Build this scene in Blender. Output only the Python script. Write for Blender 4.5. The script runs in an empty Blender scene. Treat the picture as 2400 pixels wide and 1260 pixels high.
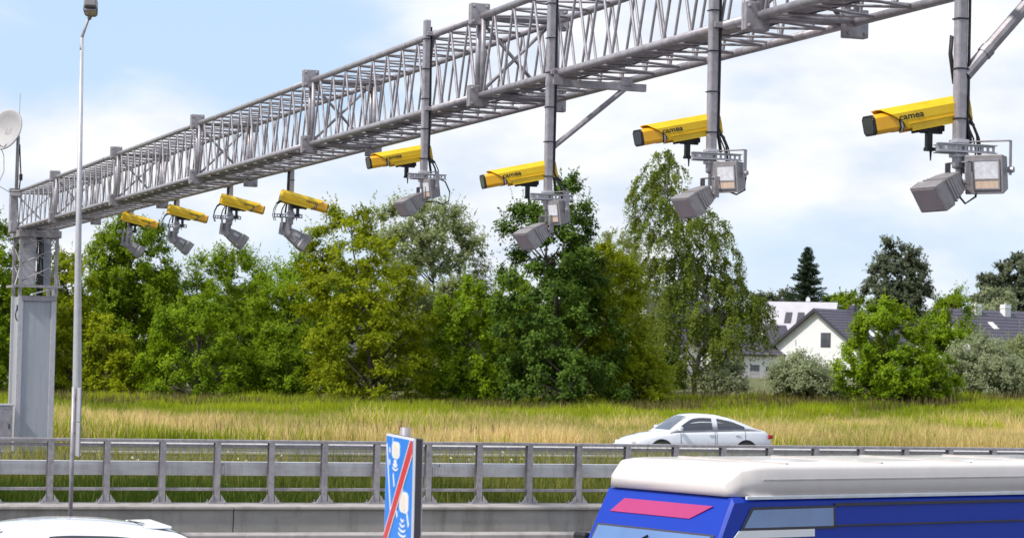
import bpy, math, random
import numpy as np
from mathutils import Vector, Matrix

sc = bpy.context.scene
COL = sc.collection
R = math.radians

# ------------------------------------------------------------------ camera
FPX, PITCH, ROLL, TH, EYE = 5800.0, 0.0371, 0.0222, 0.3443, 2.9
cp, sp, cr, sr = math.cos(PITCH), math.sin(PITCH), math.cos(ROLL), math.sin(ROLL)
FWD = Vector((0, cp, sp)); UP0 = Vector((0, -sp, cp)); RT0 = Vector((1, 0, 0))
RT = RT0 * cr + UP0 * sr
UPV = UP0 * cr - RT0 * sr
cam_d = bpy.data.cameras.new('camera'); cam = bpy.data.objects.new('camera', cam_d); COL.objects.link(cam)
cam_d.sensor_width = 36.0; cam_d.lens = 36.0 * FPX / 2400.0
cam_d.dof.use_dof = True; cam_d.dof.focus_distance = 30.0; cam_d.dof.aperture_fstop = 6.3
cam_d.clip_start = 0.5; cam_d.clip_end = 6000
cam.matrix_world = Matrix(((RT.x, UPV.x, -FWD.x, 0), (RT.y, UPV.y, -FWD.y, 0), (RT.z, UPV.z, -FWD.z, EYE), (0, 0, 0, 1)))
sc.camera = cam

# ------------------------------------------------------------------ light
SUN_EL, SUN_AZ = 50.0, 236.0          # degrees; azimuth clockwise from +Y, so the sun stands left and slightly behind the viewer
sun_d = bpy.data.lights.new('sun', 'SUN'); sun = bpy.data.objects.new('sun', sun_d); COL.objects.link(sun)
sun_d.energy = 3.4; sun_d.angle = R(4.0); sun_d.color = (1.0, 0.95, 0.88)
sdir = Vector((math.sin(R(SUN_AZ)) * math.cos(R(SUN_EL)), math.cos(R(SUN_AZ)) * math.cos(R(SUN_EL)), math.sin(R(SUN_EL))))
sun.rotation_euler = sdir.to_track_quat('Z', 'Y').to_euler()

world = bpy.data.worlds.new('World'); sc.world = world; world.use_nodes = True
def px_dir(x, y):
    return (FWD * FPX + RT * (x - 1200) - UPV * (y - 630)).normalized()
def build_sky():
    nt = world.node_tree; N = nt.nodes; L = nt.links
    bg = N['Background']
    sky = N.new('ShaderNodeTexSky'); sky.sky_type = 'NISHITA'; sky.sun_disc = False
    sky.sun_elevation = R(SUN_EL); sky.sun_rotation = R(SUN_AZ); sky.air_density = 1.0; sky.dust_density = 0.6; sky.ozone_density = 1.5
    tc = N.new('ShaderNodeTexCoord')
    def math_(op, a, b=None, c=None, clamp=False):
        m = N.new('ShaderNodeMath'); m.operation = op; m.use_clamp = clamp
        for i, v in enumerate((a, b, c)):
            if v is None: continue
            if isinstance(v, (int, float)): m.inputs[i].default_value = v
            else: L.new(v, m.inputs[i])
        return m.outputs[0]
    mp = N.new('ShaderNodeMapping'); mp.inputs['Scale'].default_value = (1, 1, 2.3)
    L.new(tc.outputs['Generated'], mp.inputs['Vector'])
    nz = N.new('ShaderNodeTexNoise'); nz.inputs['Scale'].default_value = 9.0; nz.inputs['Detail'].default_value = 7.0
    nz.inputs['Roughness'].default_value = 0.55; nz.inputs['Distortion'].default_value = 0.4
    L.new(mp.outputs[0], nz.inputs['Vector'])
    total = math_('MULTIPLY_ADD', nz.outputs['Fac'], 2.9, -0.97)
    # broad cloud banks and openings, each round one direction of the sky
    for (x, y, rad, sy, wgt) in CLOUDS:
        d = px_dir(x, y)
        s = N.new('ShaderNodeVectorMath'); s.operation = 'SUBTRACT'
        L.new(tc.outputs['Generated'], s.inputs[0]); s.inputs[1].default_value = d
        m2 = N.new('ShaderNodeVectorMath'); m2.operation = 'MULTIPLY'; L.new(s.outputs[0], m2.inputs[0]); m2.inputs[1].default_value = (1, 1, sy)
        ln = N.new('ShaderNodeVectorMath'); ln.operation = 'LENGTH'; L.new(m2.outputs[0], ln.inputs[0])
        q = math_('DIVIDE', ln.outputs['Value'], rad / FPX)
        q = math_('MULTIPLY', q, q)
        g = math_('POWER', 2.718, math_('MULTIPLY', q, -1.0))
        total = math_('MULTIPLY_ADD', g, wgt, total)
    ramp = N.new('ShaderNodeMapRange'); ramp.interpolation_type = 'SMOOTHSTEP'
    ramp.inputs['From Min'].default_value = -0.25; ramp.inputs['From Max'].default_value = 1.0
    L.new(total, ramp.inputs['Value'])
    nz2 = N.new('ShaderNodeTexNoise'); nz2.inputs['Scale'].default_value = 16.0; nz2.inputs['Detail'].default_value = 5.0
    L.new(mp.outputs[0], nz2.inputs['Vector'])
    cl = N.new('ShaderNodeMixRGB'); cl.inputs[1].default_value = (6.0, 6.7, 7.7, 1); cl.inputs[2].default_value = (8.2, 8.25, 8.4, 1)
    r2 = N.new('ShaderNodeMapRange'); r2.inputs['From Min'].default_value = 0.38; r2.inputs['From Max'].default_value = 0.62
    L.new(nz2.outputs['Fac'], r2.inputs['Value']); L.new(r2.outputs[0], cl.inputs[0])
    # thin high veil that pales the blue
    veil = N.new('ShaderNodeMixRGB'); veil.inputs[0].default_value = 0.75; veil.inputs[2].default_value = (4.9, 6.5, 8.8, 1)
    L.new(sky.outputs[0], veil.inputs[1])
    mx = N.new('ShaderNodeMixRGB'); L.new(ramp.outputs[0], mx.inputs[0]); L.new(veil.outputs[0], mx.inputs[1]); L.new(cl.outputs[0], mx.inputs[2])
    L.new(mx.outputs[0], bg.inputs['Color']); bg.inputs['Strength'].default_value = 0.1
CLOUDS = [(300, 60, 420, 1.6, -0.9), (750, 200, 420, 1.4, -0.75), (60, 170, 160, 2.0, -0.5), (250, 340, 420, 2.2, 0.7), (60, 400, 300, 1.5, 0.6),
          (1900, 150, 650, 1.4, 0.9), (1780, 235, 200, 2.2, -0.55), (1200, 330, 450, 1.5, 0.5), (1250, 420, 380, 1.6, 0.5), (1420, 440, 160, 2.0, -0.45), (2150, 590, 480, 2.6, -0.75), (1800, 560, 220, 2.0, -0.3), (1000, 40, 120, 1.5, 0.25)]
build_sky()
sc.view_settings.view_transform = 'Standard'; sc.view_settings.look = 'None'; sc.view_settings.gamma = 1.0
sc.view_settings.exposure = 0.35
try: sc.cycles.max_bounces = 8; sc.cycles.transparent_max_bounces = 8
except Exception: pass

# ------------------------------------------------------------------ frames of the place
U = Vector((math.cos(TH), math.sin(TH), 0)); G = Vector((-math.sin(TH), math.cos(TH), 0))   # along the motorway / along the gantry
def W_(u, n, z=0.0): return U * u + G * n + Vector((0, 0, z))
def ray(x, y): return FWD * FPX + RT * (x - 1200) - UPV * (y - 630)
def at_depth(x, y, d):
    r = ray(x, y); return Vector((0, 0, EYE)) + r * (d / r.y)
def at_u(x, y, u):            # point where the line of sight meets the vertical plane u = const
    r = ray(x, y); t = u / r.dot(U); return Vector((0, 0, EYE)) + r * t
def at_n(x, y, n):
    r = ray(x, y); t = n / r.dot(G); return Vector((0, 0, EYE)) + r * t
def sstep(t): t = np.clip(t, 0, 1); return t * t * (3 - 2 * t)
def height(X, Y):
    return -0.6 * sstep((Y - 76) / 50.0) + 2.35 * sstep((Y + 1.3 * X - 150) / 125.0) + 1.2 * sstep((Y - 300) / 500.0)

# ------------------------------------------------------------------ tags and builders
def tag(o, label=None, cat=None, group=None, kind=None):
    if label: o['label'] = label
    if cat: o['category'] = cat
    if group: o['group'] = group
    if kind: o['kind'] = kind
    return o
def thing(name, label, cat, loc=(0, 0, 0), rotz=0.0, group=None):
    o = bpy.data.objects.new(name, None); COL.objects.link(o); o.location = loc; o.rotation_euler = (0, 0, rotz)
    o.empty_display_size = 0.3
    return tag(o, label, cat, group)
def copy_tree(o, parent=None):
    c = o.copy(); COL.objects.link(c); c.parent = parent
    for ch in o.children: copy_tree(ch, c)
    return c

class MB:
    def __init__(s): s.v = []; s.f = []; s.m = []
    def add(s, vs, fs, m=0):
        k = len(s.v); s.v += [tuple(p) for p in vs]; s.f += [tuple(i + k for i in f) for f in fs]; s.m += [m] * len(fs)
    def box(s, c, sz, rot=None, m=0):
        x, y, z = sz[0] / 2, sz[1] / 2, sz[2] / 2
        vs = [Vector(p) for p in ((-x, -y, -z), (x, -y, -z), (x, y, -z), (-x, y, -z), (-x, -y, z), (x, -y, z), (x, y, z), (-x, y, z))]
        if rot is not None: vs = [rot @ p for p in vs]
        c = Vector(c)
        s.add([p + c for p in vs], [(0, 3, 2, 1), (4, 5, 6, 7), (0, 1, 5, 4), (1, 2, 6, 5), (2, 3, 7, 6), (3, 0, 4, 7)], m)
    def ring(s, c, ax, r, n):
        ax = ax.normalized(); h = Vector((0, 0, 1)) if abs(ax.z) < 0.9 else Vector((1, 0, 0))
        a = ax.cross(h).normalized(); b = ax.cross(a).normalized()
        return [c + a * (r * math.cos(2 * math.pi * i / n)) + b * (r * math.sin(2 * math.pi * i / n)) for i in range(n)]
    def tube(s, p, q, r, n=8, r2=None, m=0, cap=True):
        s.path([p, q], [r, r if r2 is None else r2], n, m, cap)
    def path(s, pts, r, n=8, m=0, cap=True):
        pts = [Vector(p) for p in pts]; rs = r if isinstance(r, (list, tuple)) else [r] * len(pts)
        vs = []
        ax0 = (pts[1] - pts[0]).normalized(); h = Vector((0, 0, 1)) if abs(ax0.z) < 0.9 else Vector((1, 0, 0))
        for i, p in enumerate(pts):
            ax = (pts[min(i + 1, len(pts) - 1)] - pts[max(i - 1, 0)]).normalized()
            a = ax.cross(h)
            if a.length < 1e-4: a = ax.cross(Vector((0, 1, 0)))
            a.normalize(); b = ax.cross(a).normalized()
            vs += [p + a * (rs[i] * math.cos(2 * math.pi * k / n)) + b * (rs[i] * math.sin(2 * math.pi * k / n)) for k in range(n)]
        fs = []
        for i in range(len(pts) - 1):
            for k in range(n):
                fs.append((i * n + k, i * n + (k + 1) % n, (i + 1) * n + (k + 1) % n, (i + 1) * n + k))
        if cap: fs += [tuple(range(n))[::-1], tuple((len(pts) - 1) * n + k for k in range(n))]
        s.add(vs, fs, m)
    def loft(s, rings, m=0, closed=True, caps=True):
        n = len(rings[0]); vs = [p for r in rings for p in r]; fs = []
        for i in range(len(rings) - 1):
            for k in range(n if closed else n - 1):
                fs.append((i * n + k, i * n + (k + 1) % n, (i + 1) * n + (k + 1) % n, (i + 1) * n + k))
        if caps: fs += [tuple(range(n))[::-1], tuple((len(rings) - 1) * n + k for k in range(n))]
        s.add(vs, fs, m)
    def prism(s, poly, d, m=0):          # poly: 3-D points in a plane, d: extrusion vector
        n = len(poly); d = Vector(d); vs = [Vector(p) for p in poly] + [Vector(p) + d for p in poly]
        s.add(vs, [tuple(range(n))[::-1], tuple(range(n, 2 * n))] + [(i, (i + 1) % n, n + (i + 1) % n, n + i) for i in range(n)], m)
    def build(s, name, mats, parent=None, smooth=False, bevel=0.0, sub=0, loc=None, rot=None):
        me = bpy.data.meshes.new(name); me.from_pydata(s.v, [], s.f)
        for mt in (mats if isinstance(mats, (list, tuple)) else [mats]): me.materials.append(mt)
        me.polygons.foreach_set('material_index', s.m)
        o = bpy.data.objects.new(name, me); COL.objects.link(o)
        import bmesh
        bm = bmesh.new(); bm.from_mesh(me); bmesh.ops.recalc_face_normals(bm, faces=bm.faces); bm.to_mesh(me); bm.free()
        if smooth: me.polygons.foreach_set('use_smooth', [True] * len(me.polygons))
        if parent: o.parent = parent
        if loc is not None: o.location = loc
        if rot is not None: o.rotation_euler = rot
        if bevel:
            b = o.modifiers.new('bevel', 'BEVEL'); b.width = bevel; b.segments = 2; b.limit_method = 'ANGLE'; b.angle_limit = R(40)
        if sub:
            b = o.modifiers.new('sub', 'SUBSURF'); b.levels = sub; b.render_levels = sub
        return o

# ------------------------------------------------------------------ materials
def mat(name, col, rough=0.6, metal=0.0, var=0.12, scale=6.0, bump=0.0, spec=0.5, col2=None, coat=0.0, stretch=(1, 1, 1), detail=5.0, stain=0.0, stain_col=(0.5, 0.46, 0.42), stain_stretch=(3, 3, 0.2), stain_scale=1.5):
    m = bpy.data.materials.new(name); m.use_nodes = True; nt = m.node_tree; b = nt.nodes['Principled BSDF']
    b.inputs['Roughness'].default_value = rough; b.inputs['Metallic'].default_value = metal
    b.inputs['Specular IOR Level'].default_value = spec; b.inputs['Coat Weight'].default_value = coat
    tc = nt.nodes.new('ShaderNodeTexCoord'); mp = nt.nodes.new('ShaderNodeMapping'); mp.inputs['Scale'].default_value = stretch
    nt.links.new(tc.outputs['Object'], mp.inputs['Vector'])
    nz = nt.nodes.new('ShaderNodeTexNoise'); nz.inputs['Scale'].default_value = scale; nz.inputs['Detail'].default_value = detail; nz.inputs['Roughness'].default_value = 0.6
    nt.links.new(mp.outputs[0], nz.inputs['Vector'])
    rp = nt.nodes.new('ShaderNodeValToRGB'); rp.color_ramp.elements[0].position = 0.3; rp.color_ramp.elements[1].position = 0.7
    c2 = col2 or tuple(min(1, c * (1 + var)) for c in col); c1 = col if col2 else tuple(c * (1 - var) for c in col)
    rp.color_ramp.elements[0].color = (*c1, 1); rp.color_ramp.elements[1].color = (*c2, 1)
    nt.links.new(nz.outputs['Fac'], rp.inputs['Fac']); src = rp.outputs['Color']
    if stain:
        m2 = nt.nodes.new('ShaderNodeMapping'); m2.inputs['Scale'].default_value = stain_stretch; nt.links.new(tc.outputs['Object'], m2.inputs['Vector'])
        n2 = nt.nodes.new('ShaderNodeTexNoise'); n2.inputs['Scale'].default_value = stain_scale; n2.inputs['Detail'].default_value = 8.0; n2.inputs['Roughness'].default_value = 0.7; nt.links.new(m2.outputs[0], n2.inputs['Vector'])
        mr = nt.nodes.new('ShaderNodeMapRange'); mr.inputs['From Min'].default_value = 0.48; mr.inputs['From Max'].default_value = 0.72; mr.inputs['To Max'].default_value = stain; nt.links.new(n2.outputs['Fac'], mr.inputs['Value'])
        mm = nt.nodes.new('ShaderNodeMixRGB'); mm.blend_type = 'MULTIPLY'; nt.links.new(mr.outputs[0], mm.inputs[0]); nt.links.new(src, mm.inputs[1]); mm.inputs[2].default_value = (*stain_col, 1); src = mm.outputs[0]
    nt.links.new(src, b.inputs['Base Color'])
    if bump:
        bp = nt.nodes.new('ShaderNodeBump'); bp.inputs['Strength'].default_value = bump; bp.inputs['Distance'].default_value = 0.02
        nt.links.new(nz.outputs['Fac'], bp.inputs['Height']); nt.links.new(bp.outputs[0], b.inputs['Normal'])
    return m
def leaf_mat(name, dark, light, trans=0.45, rough=0.6):
    m = bpy.data.materials.new(name); m.use_nodes = True; nt = m.node_tree; N = nt.nodes; L = nt.links
    out = N['Material Output']; N.remove(N['Principled BSDF'])
    at = N.new('ShaderNodeAttribute'); at.attribute_name = 'tint'
    rp = N.new('ShaderNodeValToRGB'); rp.color_ramp.elements[0].color = (*dark, 1); rp.color_ramp.elements[1].color = (*light, 1)
    rp.color_ramp.elements[0].position = 0.1; rp.color_ramp.elements[1].position = 0.9
    L.new(at.outputs['Fac'], rp.inputs['Fac'])
    p = N.new('ShaderNodeBsdfPrincipled'); p.inputs['Roughness'].default_value = rough; p.inputs['Specular IOR Level'].default_value = 0.12
    t = N.new('ShaderNodeBsdfTranslucent')
    hs = N.new('ShaderNodeHueSaturation'); hs.inputs['Value'].default_value = 1.25; hs.inputs['Hue'].default_value = 0.485
    L.new(rp.outputs[0], p.inputs['Base Color']); L.new(rp.outputs[0], hs.inputs['Color']); L.new(hs.outputs[0], t.inputs['Color'])
    mx = N.new('ShaderNodeMixShader'); mx.inputs[0].default_value = trans
    L.new(p.outputs[0], mx.inputs[1]); L.new(t.outputs[0], mx.inputs[2]); L.new(mx.outputs[0], out.inputs['Surface'])
    return m
def glass_mat(name, col, rough=0.05):
    return mat(name, col, rough=rough, metal=0.0, var=0.1, spec=0.8, scale=3.0, coat=0.5)

M = {}
M['galv'] = mat('galvanised_steel', (0.365, 0.34, 0.365), rough=0.45, metal=0.35, var=0.2, scale=12, bump=0.05, stain=0.6, stain_stretch=(2, 2, 1), stain_scale=2.5)
M['galv_dark'] = mat('weathered_steel', (0.345, 0.32, 0.335), rough=0.5, metal=0.35, var=0.22, scale=12, bump=0.05, stain=0.6, stain_stretch=(2, 2, 1), stain_scale=2.5)
M['galv_light'] = mat('bright_steel', (0.50, 0.49, 0.52), rough=0.42, metal=0.3, var=0.1, scale=8)
M['clad'] = mat('column_cladding', (0.40, 0.42, 0.46), rough=0.5, metal=0.2, var=0.07, scale=2.2, stretch=(3, 3, 0.35), stain=0.45, stain_col=(0.7, 0.68, 0.66), stain_stretch=(4, 4, 0.25), stain_scale=1.2)
M['black'] = mat('black_plastic', (0.012, 0.011, 0.014), rough=0.5, var=0.3)
M['yellow'] = mat('yellow_paint', (0.86, 0.55, 0.008), rough=0.45, var=0.06, scale=5, coat=0.1, stain=0.5, stain_col=(0.72, 0.62, 0.5), stain_stretch=(2, 5, 5), stain_scale=4)
M['orange'] = mat('deep_yellow_paint', (0.84, 0.42, 0.006), rough=0.4, var=0.05, scale=5, coat=0.2)
M['lampgrey'] = mat('cast_lamp_grey', (0.27, 0.252, 0.258), rough=0.5, metal=0.1, var=0.12, scale=14, stain=0.5, stain_stretch=(4, 4, 4), stain_scale=3)
M['lampface'] = mat('lamp_front_glass', (0.27, 0.225, 0.24), rough=0.25, metal=0.1, var=0.06, scale=6)
M['reflector'] = mat('reflector_cells', (0.66, 0.66, 0.69), rough=0.4, metal=0.0, var=0.16, scale=30)
M['reflwarm'] = mat('reflector_lower_cells', (0.62, 0.47, 0.36), rough=0.4, metal=0.0, var=0.14, scale=30)
M['white'] = mat('white_gloss', (0.8, 0.8, 0.8), rough=0.4, var=0.03)
M['carwhite'] = mat('white_car_paint', (0.80, 0.81, 0.83), rough=0.22, var=0.02, coat=0.8)
M['carsilver'] = mat('pale_silver_car_paint', (0.70, 0.71, 0.75), rough=0.24, metal=0.15, var=0.03, coat=0.8)
M['glass'] = glass_mat('car_glass', (0.03, 0.035, 0.05))
M['paleglass'] = glass_mat('sky_reflection_glass', (0.10, 0.20, 0.42))  # reflection of the sky painted into the glass as a blue base colour
M['tyre'] = mat('tyre_rubber', (0.02, 0.02, 0.02), rough=0.8)
M['rim'] = mat('wheel_rim', (0.45, 0.45, 0.47), rough=0.3, metal=0.7)
M['red'] = mat('red_lamp', (0.45, 0.02, 0.02), rough=0.25, coat=0.5)
M['lens'] = mat('clear_lens', (0.7, 0.72, 0.75), rough=0.15, coat=0.6)
M['vanblue'] = mat('blue_van_paint', (0.002, 0.035, 0.38), rough=0.42, var=0.04, coat=0.1, spec=0.3)
M['vanblue2'] = mat('pale_blue_panel', (0.05, 0.16, 0.50), rough=0.35, var=0.06, coat=0.5)
M['vancream'] = mat('cream_van_roof', (0.70, 0.645, 0.61), rough=0.35, var=0.03, coat=0.4)
M['seam'] = mat('roof_seam_sealant', (0.5, 0.45, 0.42), rough=0.6)
M['vanred'] = mat('red_decal', (0.42, 0.035, 0.16), rough=0.35, var=0.04)
M['signblue'] = mat('sign_blue', (0.0, 0.22, 0.80), rough=0.35, var=0.03)
M['signred'] = mat('sign_red', (0.68, 0.02, 0.03), rough=0.35, var=0.03)
M['signwarm'] = mat('sign_camera_centre', (0.85, 0.72, 0.58), rough=0.4, var=0.03)
M['concrete'] = mat('concrete', (0.36, 0.33, 0.315), rough=0.9, var=0.13, scale=1.6, bump=0.15, stretch=(1, 1, 2.5), detail=9, stain=0.8, stain_stretch=(3, 1, 0.5), stain_scale=1.1)
M['asphalt'] = mat('asphalt', (0.075, 0.068, 0.075), rough=0.9, var=0.2, scale=3, bump=0.1, detail=9)
M['beam'] = mat('guard_beam_steel', (0.55, 0.53, 0.53), rough=0.45, metal=0.25, var=0.1, scale=2.5, stretch=(1, 1, 4), stain=0.55, stain_stretch=(4, 1, 1.0))
M['soil'] = mat('meadow_soil', (0.07, 0.085, 0.02), rough=1.0, col2=(0.14, 0.13, 0.045), scale=0.6, detail=8)
M['bark'] = mat('bark', (0.075, 0.06, 0.05), rough=0.9, var=0.3, scale=7, bump=0.4, stretch=(1, 1, 0.3))
M['birchbark'] = mat('birch_bark', (0.42, 0.38, 0.36), rough=0.8, col2=(0.16, 0.13, 0.12), scale=5, stretch=(1, 1, 3))
M['wall'] = mat('white_render', (0.76, 0.75, 0.75), rough=0.9, var=0.04, scale=0.8)
M['roofdark'] = mat('dark_roof_tiles', (0.085, 0.075, 0.105), rough=0.6, var=0.2, scale=3, stretch=(1, 1, 6))
M['rooflight'] = mat('pale_roof_sheet', (0.46, 0.44, 0.48), rough=0.5, var=0.08, scale=1.2)
M['trim'] = mat('dark_trim', (0.05, 0.045, 0.055), rough=0.6)
M['winglass'] = glass_mat('window_glass', (0.05, 0.055, 0.07))
M['fence'] = mat('grey_fence_boards', (0.36, 0.34, 0.36), rough=0.9, var=0.15, scale=4)
M['dish'] = mat('dish_paint', (0.40, 0.385, 0.385), rough=0.6, var=0.08, scale=4)
M['cable'] = mat('black_cable', (0.02, 0.018, 0.022), rough=0.6)
M['cablegrey'] = mat('grey_cable', (0.35, 0.34, 0.36), rough=0.6)

# ------------------------------------------------------------------ ground, roads
def build_ground():
    xs = np.unique(np.concatenate([np.linspace(-2500, -150, 14), np.linspace(-150, 150, 61), np.linspace(150, 2500, 14)]))
    ns = np.unique(np.concatenate([np.array([-60, -20, 20, 41.9, 43.2]), np.linspace(44, 60, 6), np.linspace(60, 74, 4), np.linspace(78, 340, 54), np.linspace(380, 3500, 16)]))
    V = []; F = []
    for n in ns:
        for u in xs:
            p = W_(u, n)
            z = float(height(p.x, p.y)) if n > 74 else -0.02
            if n < 44: z = -0.35
            V.append((p.x, p.y, z - 0.03))
    nx = len(xs)
    for j in range(len(ns) - 1):
        for i in range(nx - 1):
            F.append((j * nx + i, j * nx + i + 1, (j + 1) * nx + i + 1, (j + 1) * nx + i))
    mb = MB(); mb.add(V, F); o = mb.build('ground', M['soil'], smooth=True); tag(o, kind='structure')
    def strip(name, n0, n1, z, m, u0=-220, u1=260):
        mb = MB(); k = 24
        for i in range(k):
            a = u0 + (u1 - u0) * i / k; b = u0 + (u1 - u0) * (i + 1) / k
            mb.add([W_(a, n0, z), W_(b, n0, z), W_(b, n1, z), W_(a, n1, z)], [(0, 1, 2, 3)])
        tag(mb.build(name, m), kind='structure')
    strip('road', -25, 40.6, -0.2, M['asphalt'])
    strip('far_road', 60.2, 71.0, 0.0, M['asphalt'])
    for nm, n, z in (('road_marking', 38.9, -0.196), ('road_marking', 23.5, -0.196), ('road_marking', 62.0, 0.004)):
        strip(nm, n, n + 0.15, z, M['white'])
    mb = MB()
    # low ledge at the foot of the parapet wall
    c = W_(20, 40.85); rot = Matrix.Rotation(TH, 3, 'Z')
    mb.box((c.x, c.y, -0.16), (320, 0.6, 0.12), rot); tag(mb.build('kerb', M['concrete'], bevel=0.02), kind='structure')
build_ground()

# ------------------------------------------------------------------ parapet wall, railing, guard rail
ROT = Matrix.Rotation(TH, 3, 'Z')
NB = 42.6
def build_barriers():
    r = thing('parapet_wall', 'long grey concrete parapet wall under the steel railing', 'wall', W_(20, NB - 0.25, -0.2), TH)
    mb = MB(); x = -160.0
    rnd = random.Random(3)
    while x < 160:
        mb.box((x + 5, 0, 0.22), (9.985, 1.1, 0.44)); x += 10.0
    mb.build('wall_body', M['concrete'], r, bevel=0.012)
    mb = MB(); x = -160.0
    while x < 160:
        mb.box((x + 5, -0.02, 0.47), (9.99, 1.18, 0.06)); x += 10.0
    mb.build('coping', M['concrete'], r, bevel=0.015)
    # railing
    g = thing('parapet_railing', 'grey steel railing with closely set posts and box beam on the concrete wall', 'railing', W_(0, NB, 0.3), TH)
    z0 = 0.0
    for i in range(-24, 50):
        u = 0.17 + i * 0.97
        mb = MB()
        mb.box((u, 0, 0.535), (0.04, 0.12, 1.05)); mb.box((u, -0.066, 0.535), (0.10, 0.012, 1.05)); mb.box((u, 0.066, 0.535), (0.10, 0.012, 1.05))
        mb.build('post', M['galv_dark'], g)
        mb = MB(); mb.box((u, 0, 0.012), (0.34, 0.26, 0.024))
        for sx in (-1, 1):
            mb.prism([(u + sx * 0.066, -0.09, 0.024), (u + sx * 0.15, -0.09, 0.024), (u + sx * 0.14, -0.09, 0.05), (u + sx * 0.066, -0.09, 0.16)], (0, 0.02, 0))
            for sy in (-0.1, 0.1): mb.tube((u + sx * 0.13, sy, 0.024), (u + sx * 0.13, sy, 0.065), 0.016, 6)
        mb.build('base_plate', M['galv'], g)
    mb = MB(); mb.box((0, 0.03, 1.0), (200, 0.05, 0.05)); mb.build('upper_rail', M['galv_dark'], g, bevel=0.008)
    mb = MB(); mb.box((0, 0, 1.085), (200, 0.14, 0.055)); mb.build('top_rail', M['galv_dark'], g, bevel=0.01)
    mb = MB(); mb.box((0, 0.02, 0.245), (200, 0.05, 0.055)); mb.build('lower_rail', M['galv_dark'], g, bevel=0.008)
    mb = MB(); x = -98.0
    while x < 98:
        mb.loft([[(xx, 0.085, 0.48), (xx, 0.085, 0.66), (xx, 0.115, 0.715), (xx, 0.335, 0.72), (xx, 0.335, 0.48)] for xx in (x + 0.008, x + 3.992)]); mb.box((x, 0.075, 0.58), (0.28, 0.012, 0.16))
        for k in (-0.09, -0.03, 0.03, 0.09): mb.box((x + k, 0.066, 0.6), (0.012, 0.012, 0.2))
        x += 4.0
    mb.build('box_beam', M['beam'], g, bevel=0.015)
    # far W-beam guard rail
    p0 = at_n(168, 1040, 59.0); u0 = p0.dot(U)
    r = thing('guard_rail', 'low corrugated steel guard rail along the far carriageway before the meadow', 'guard rail', W_(u0, 59.0, 0), TH)
    L = 110
    sec = [(0.0, 0.44), (-0.035, 0.455), (-0.08, 0.49), (-0.08, 0.53), (-0.01, 0.575), (-0.01, 0.625), (-0.08, 0.67), (-0.08, 0.71), (-0.035, 0.745), (0, 0.76)]
    ring = lambda x: [(x, y, z) for y, z in sec] + [(x, y + 0.006, z) for y, z in reversed(sec)]
    mb = MB(); mb.loft([ring(0), ring(L)]); mb.build('rail_beam', M['beam'], r)
    mb = MB(); mb.box((L / 2, 0.1, 0.76), (L, 0.1, 0.04)); mb.build('rear_channel', M['galv_dark'], r)
    for i in range(0, 55):
        mb = MB(); mb.box((0.6 + i * 2.0, 0.1, 0.37), (0.06, 0.1, 0.74)); mb.box((0.6 + i * 2.0, 0.03, 0.6), (0.1, 0.06, 0.2)); mb.build('post', M['galv_dark'], r)
build_barriers()

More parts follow.
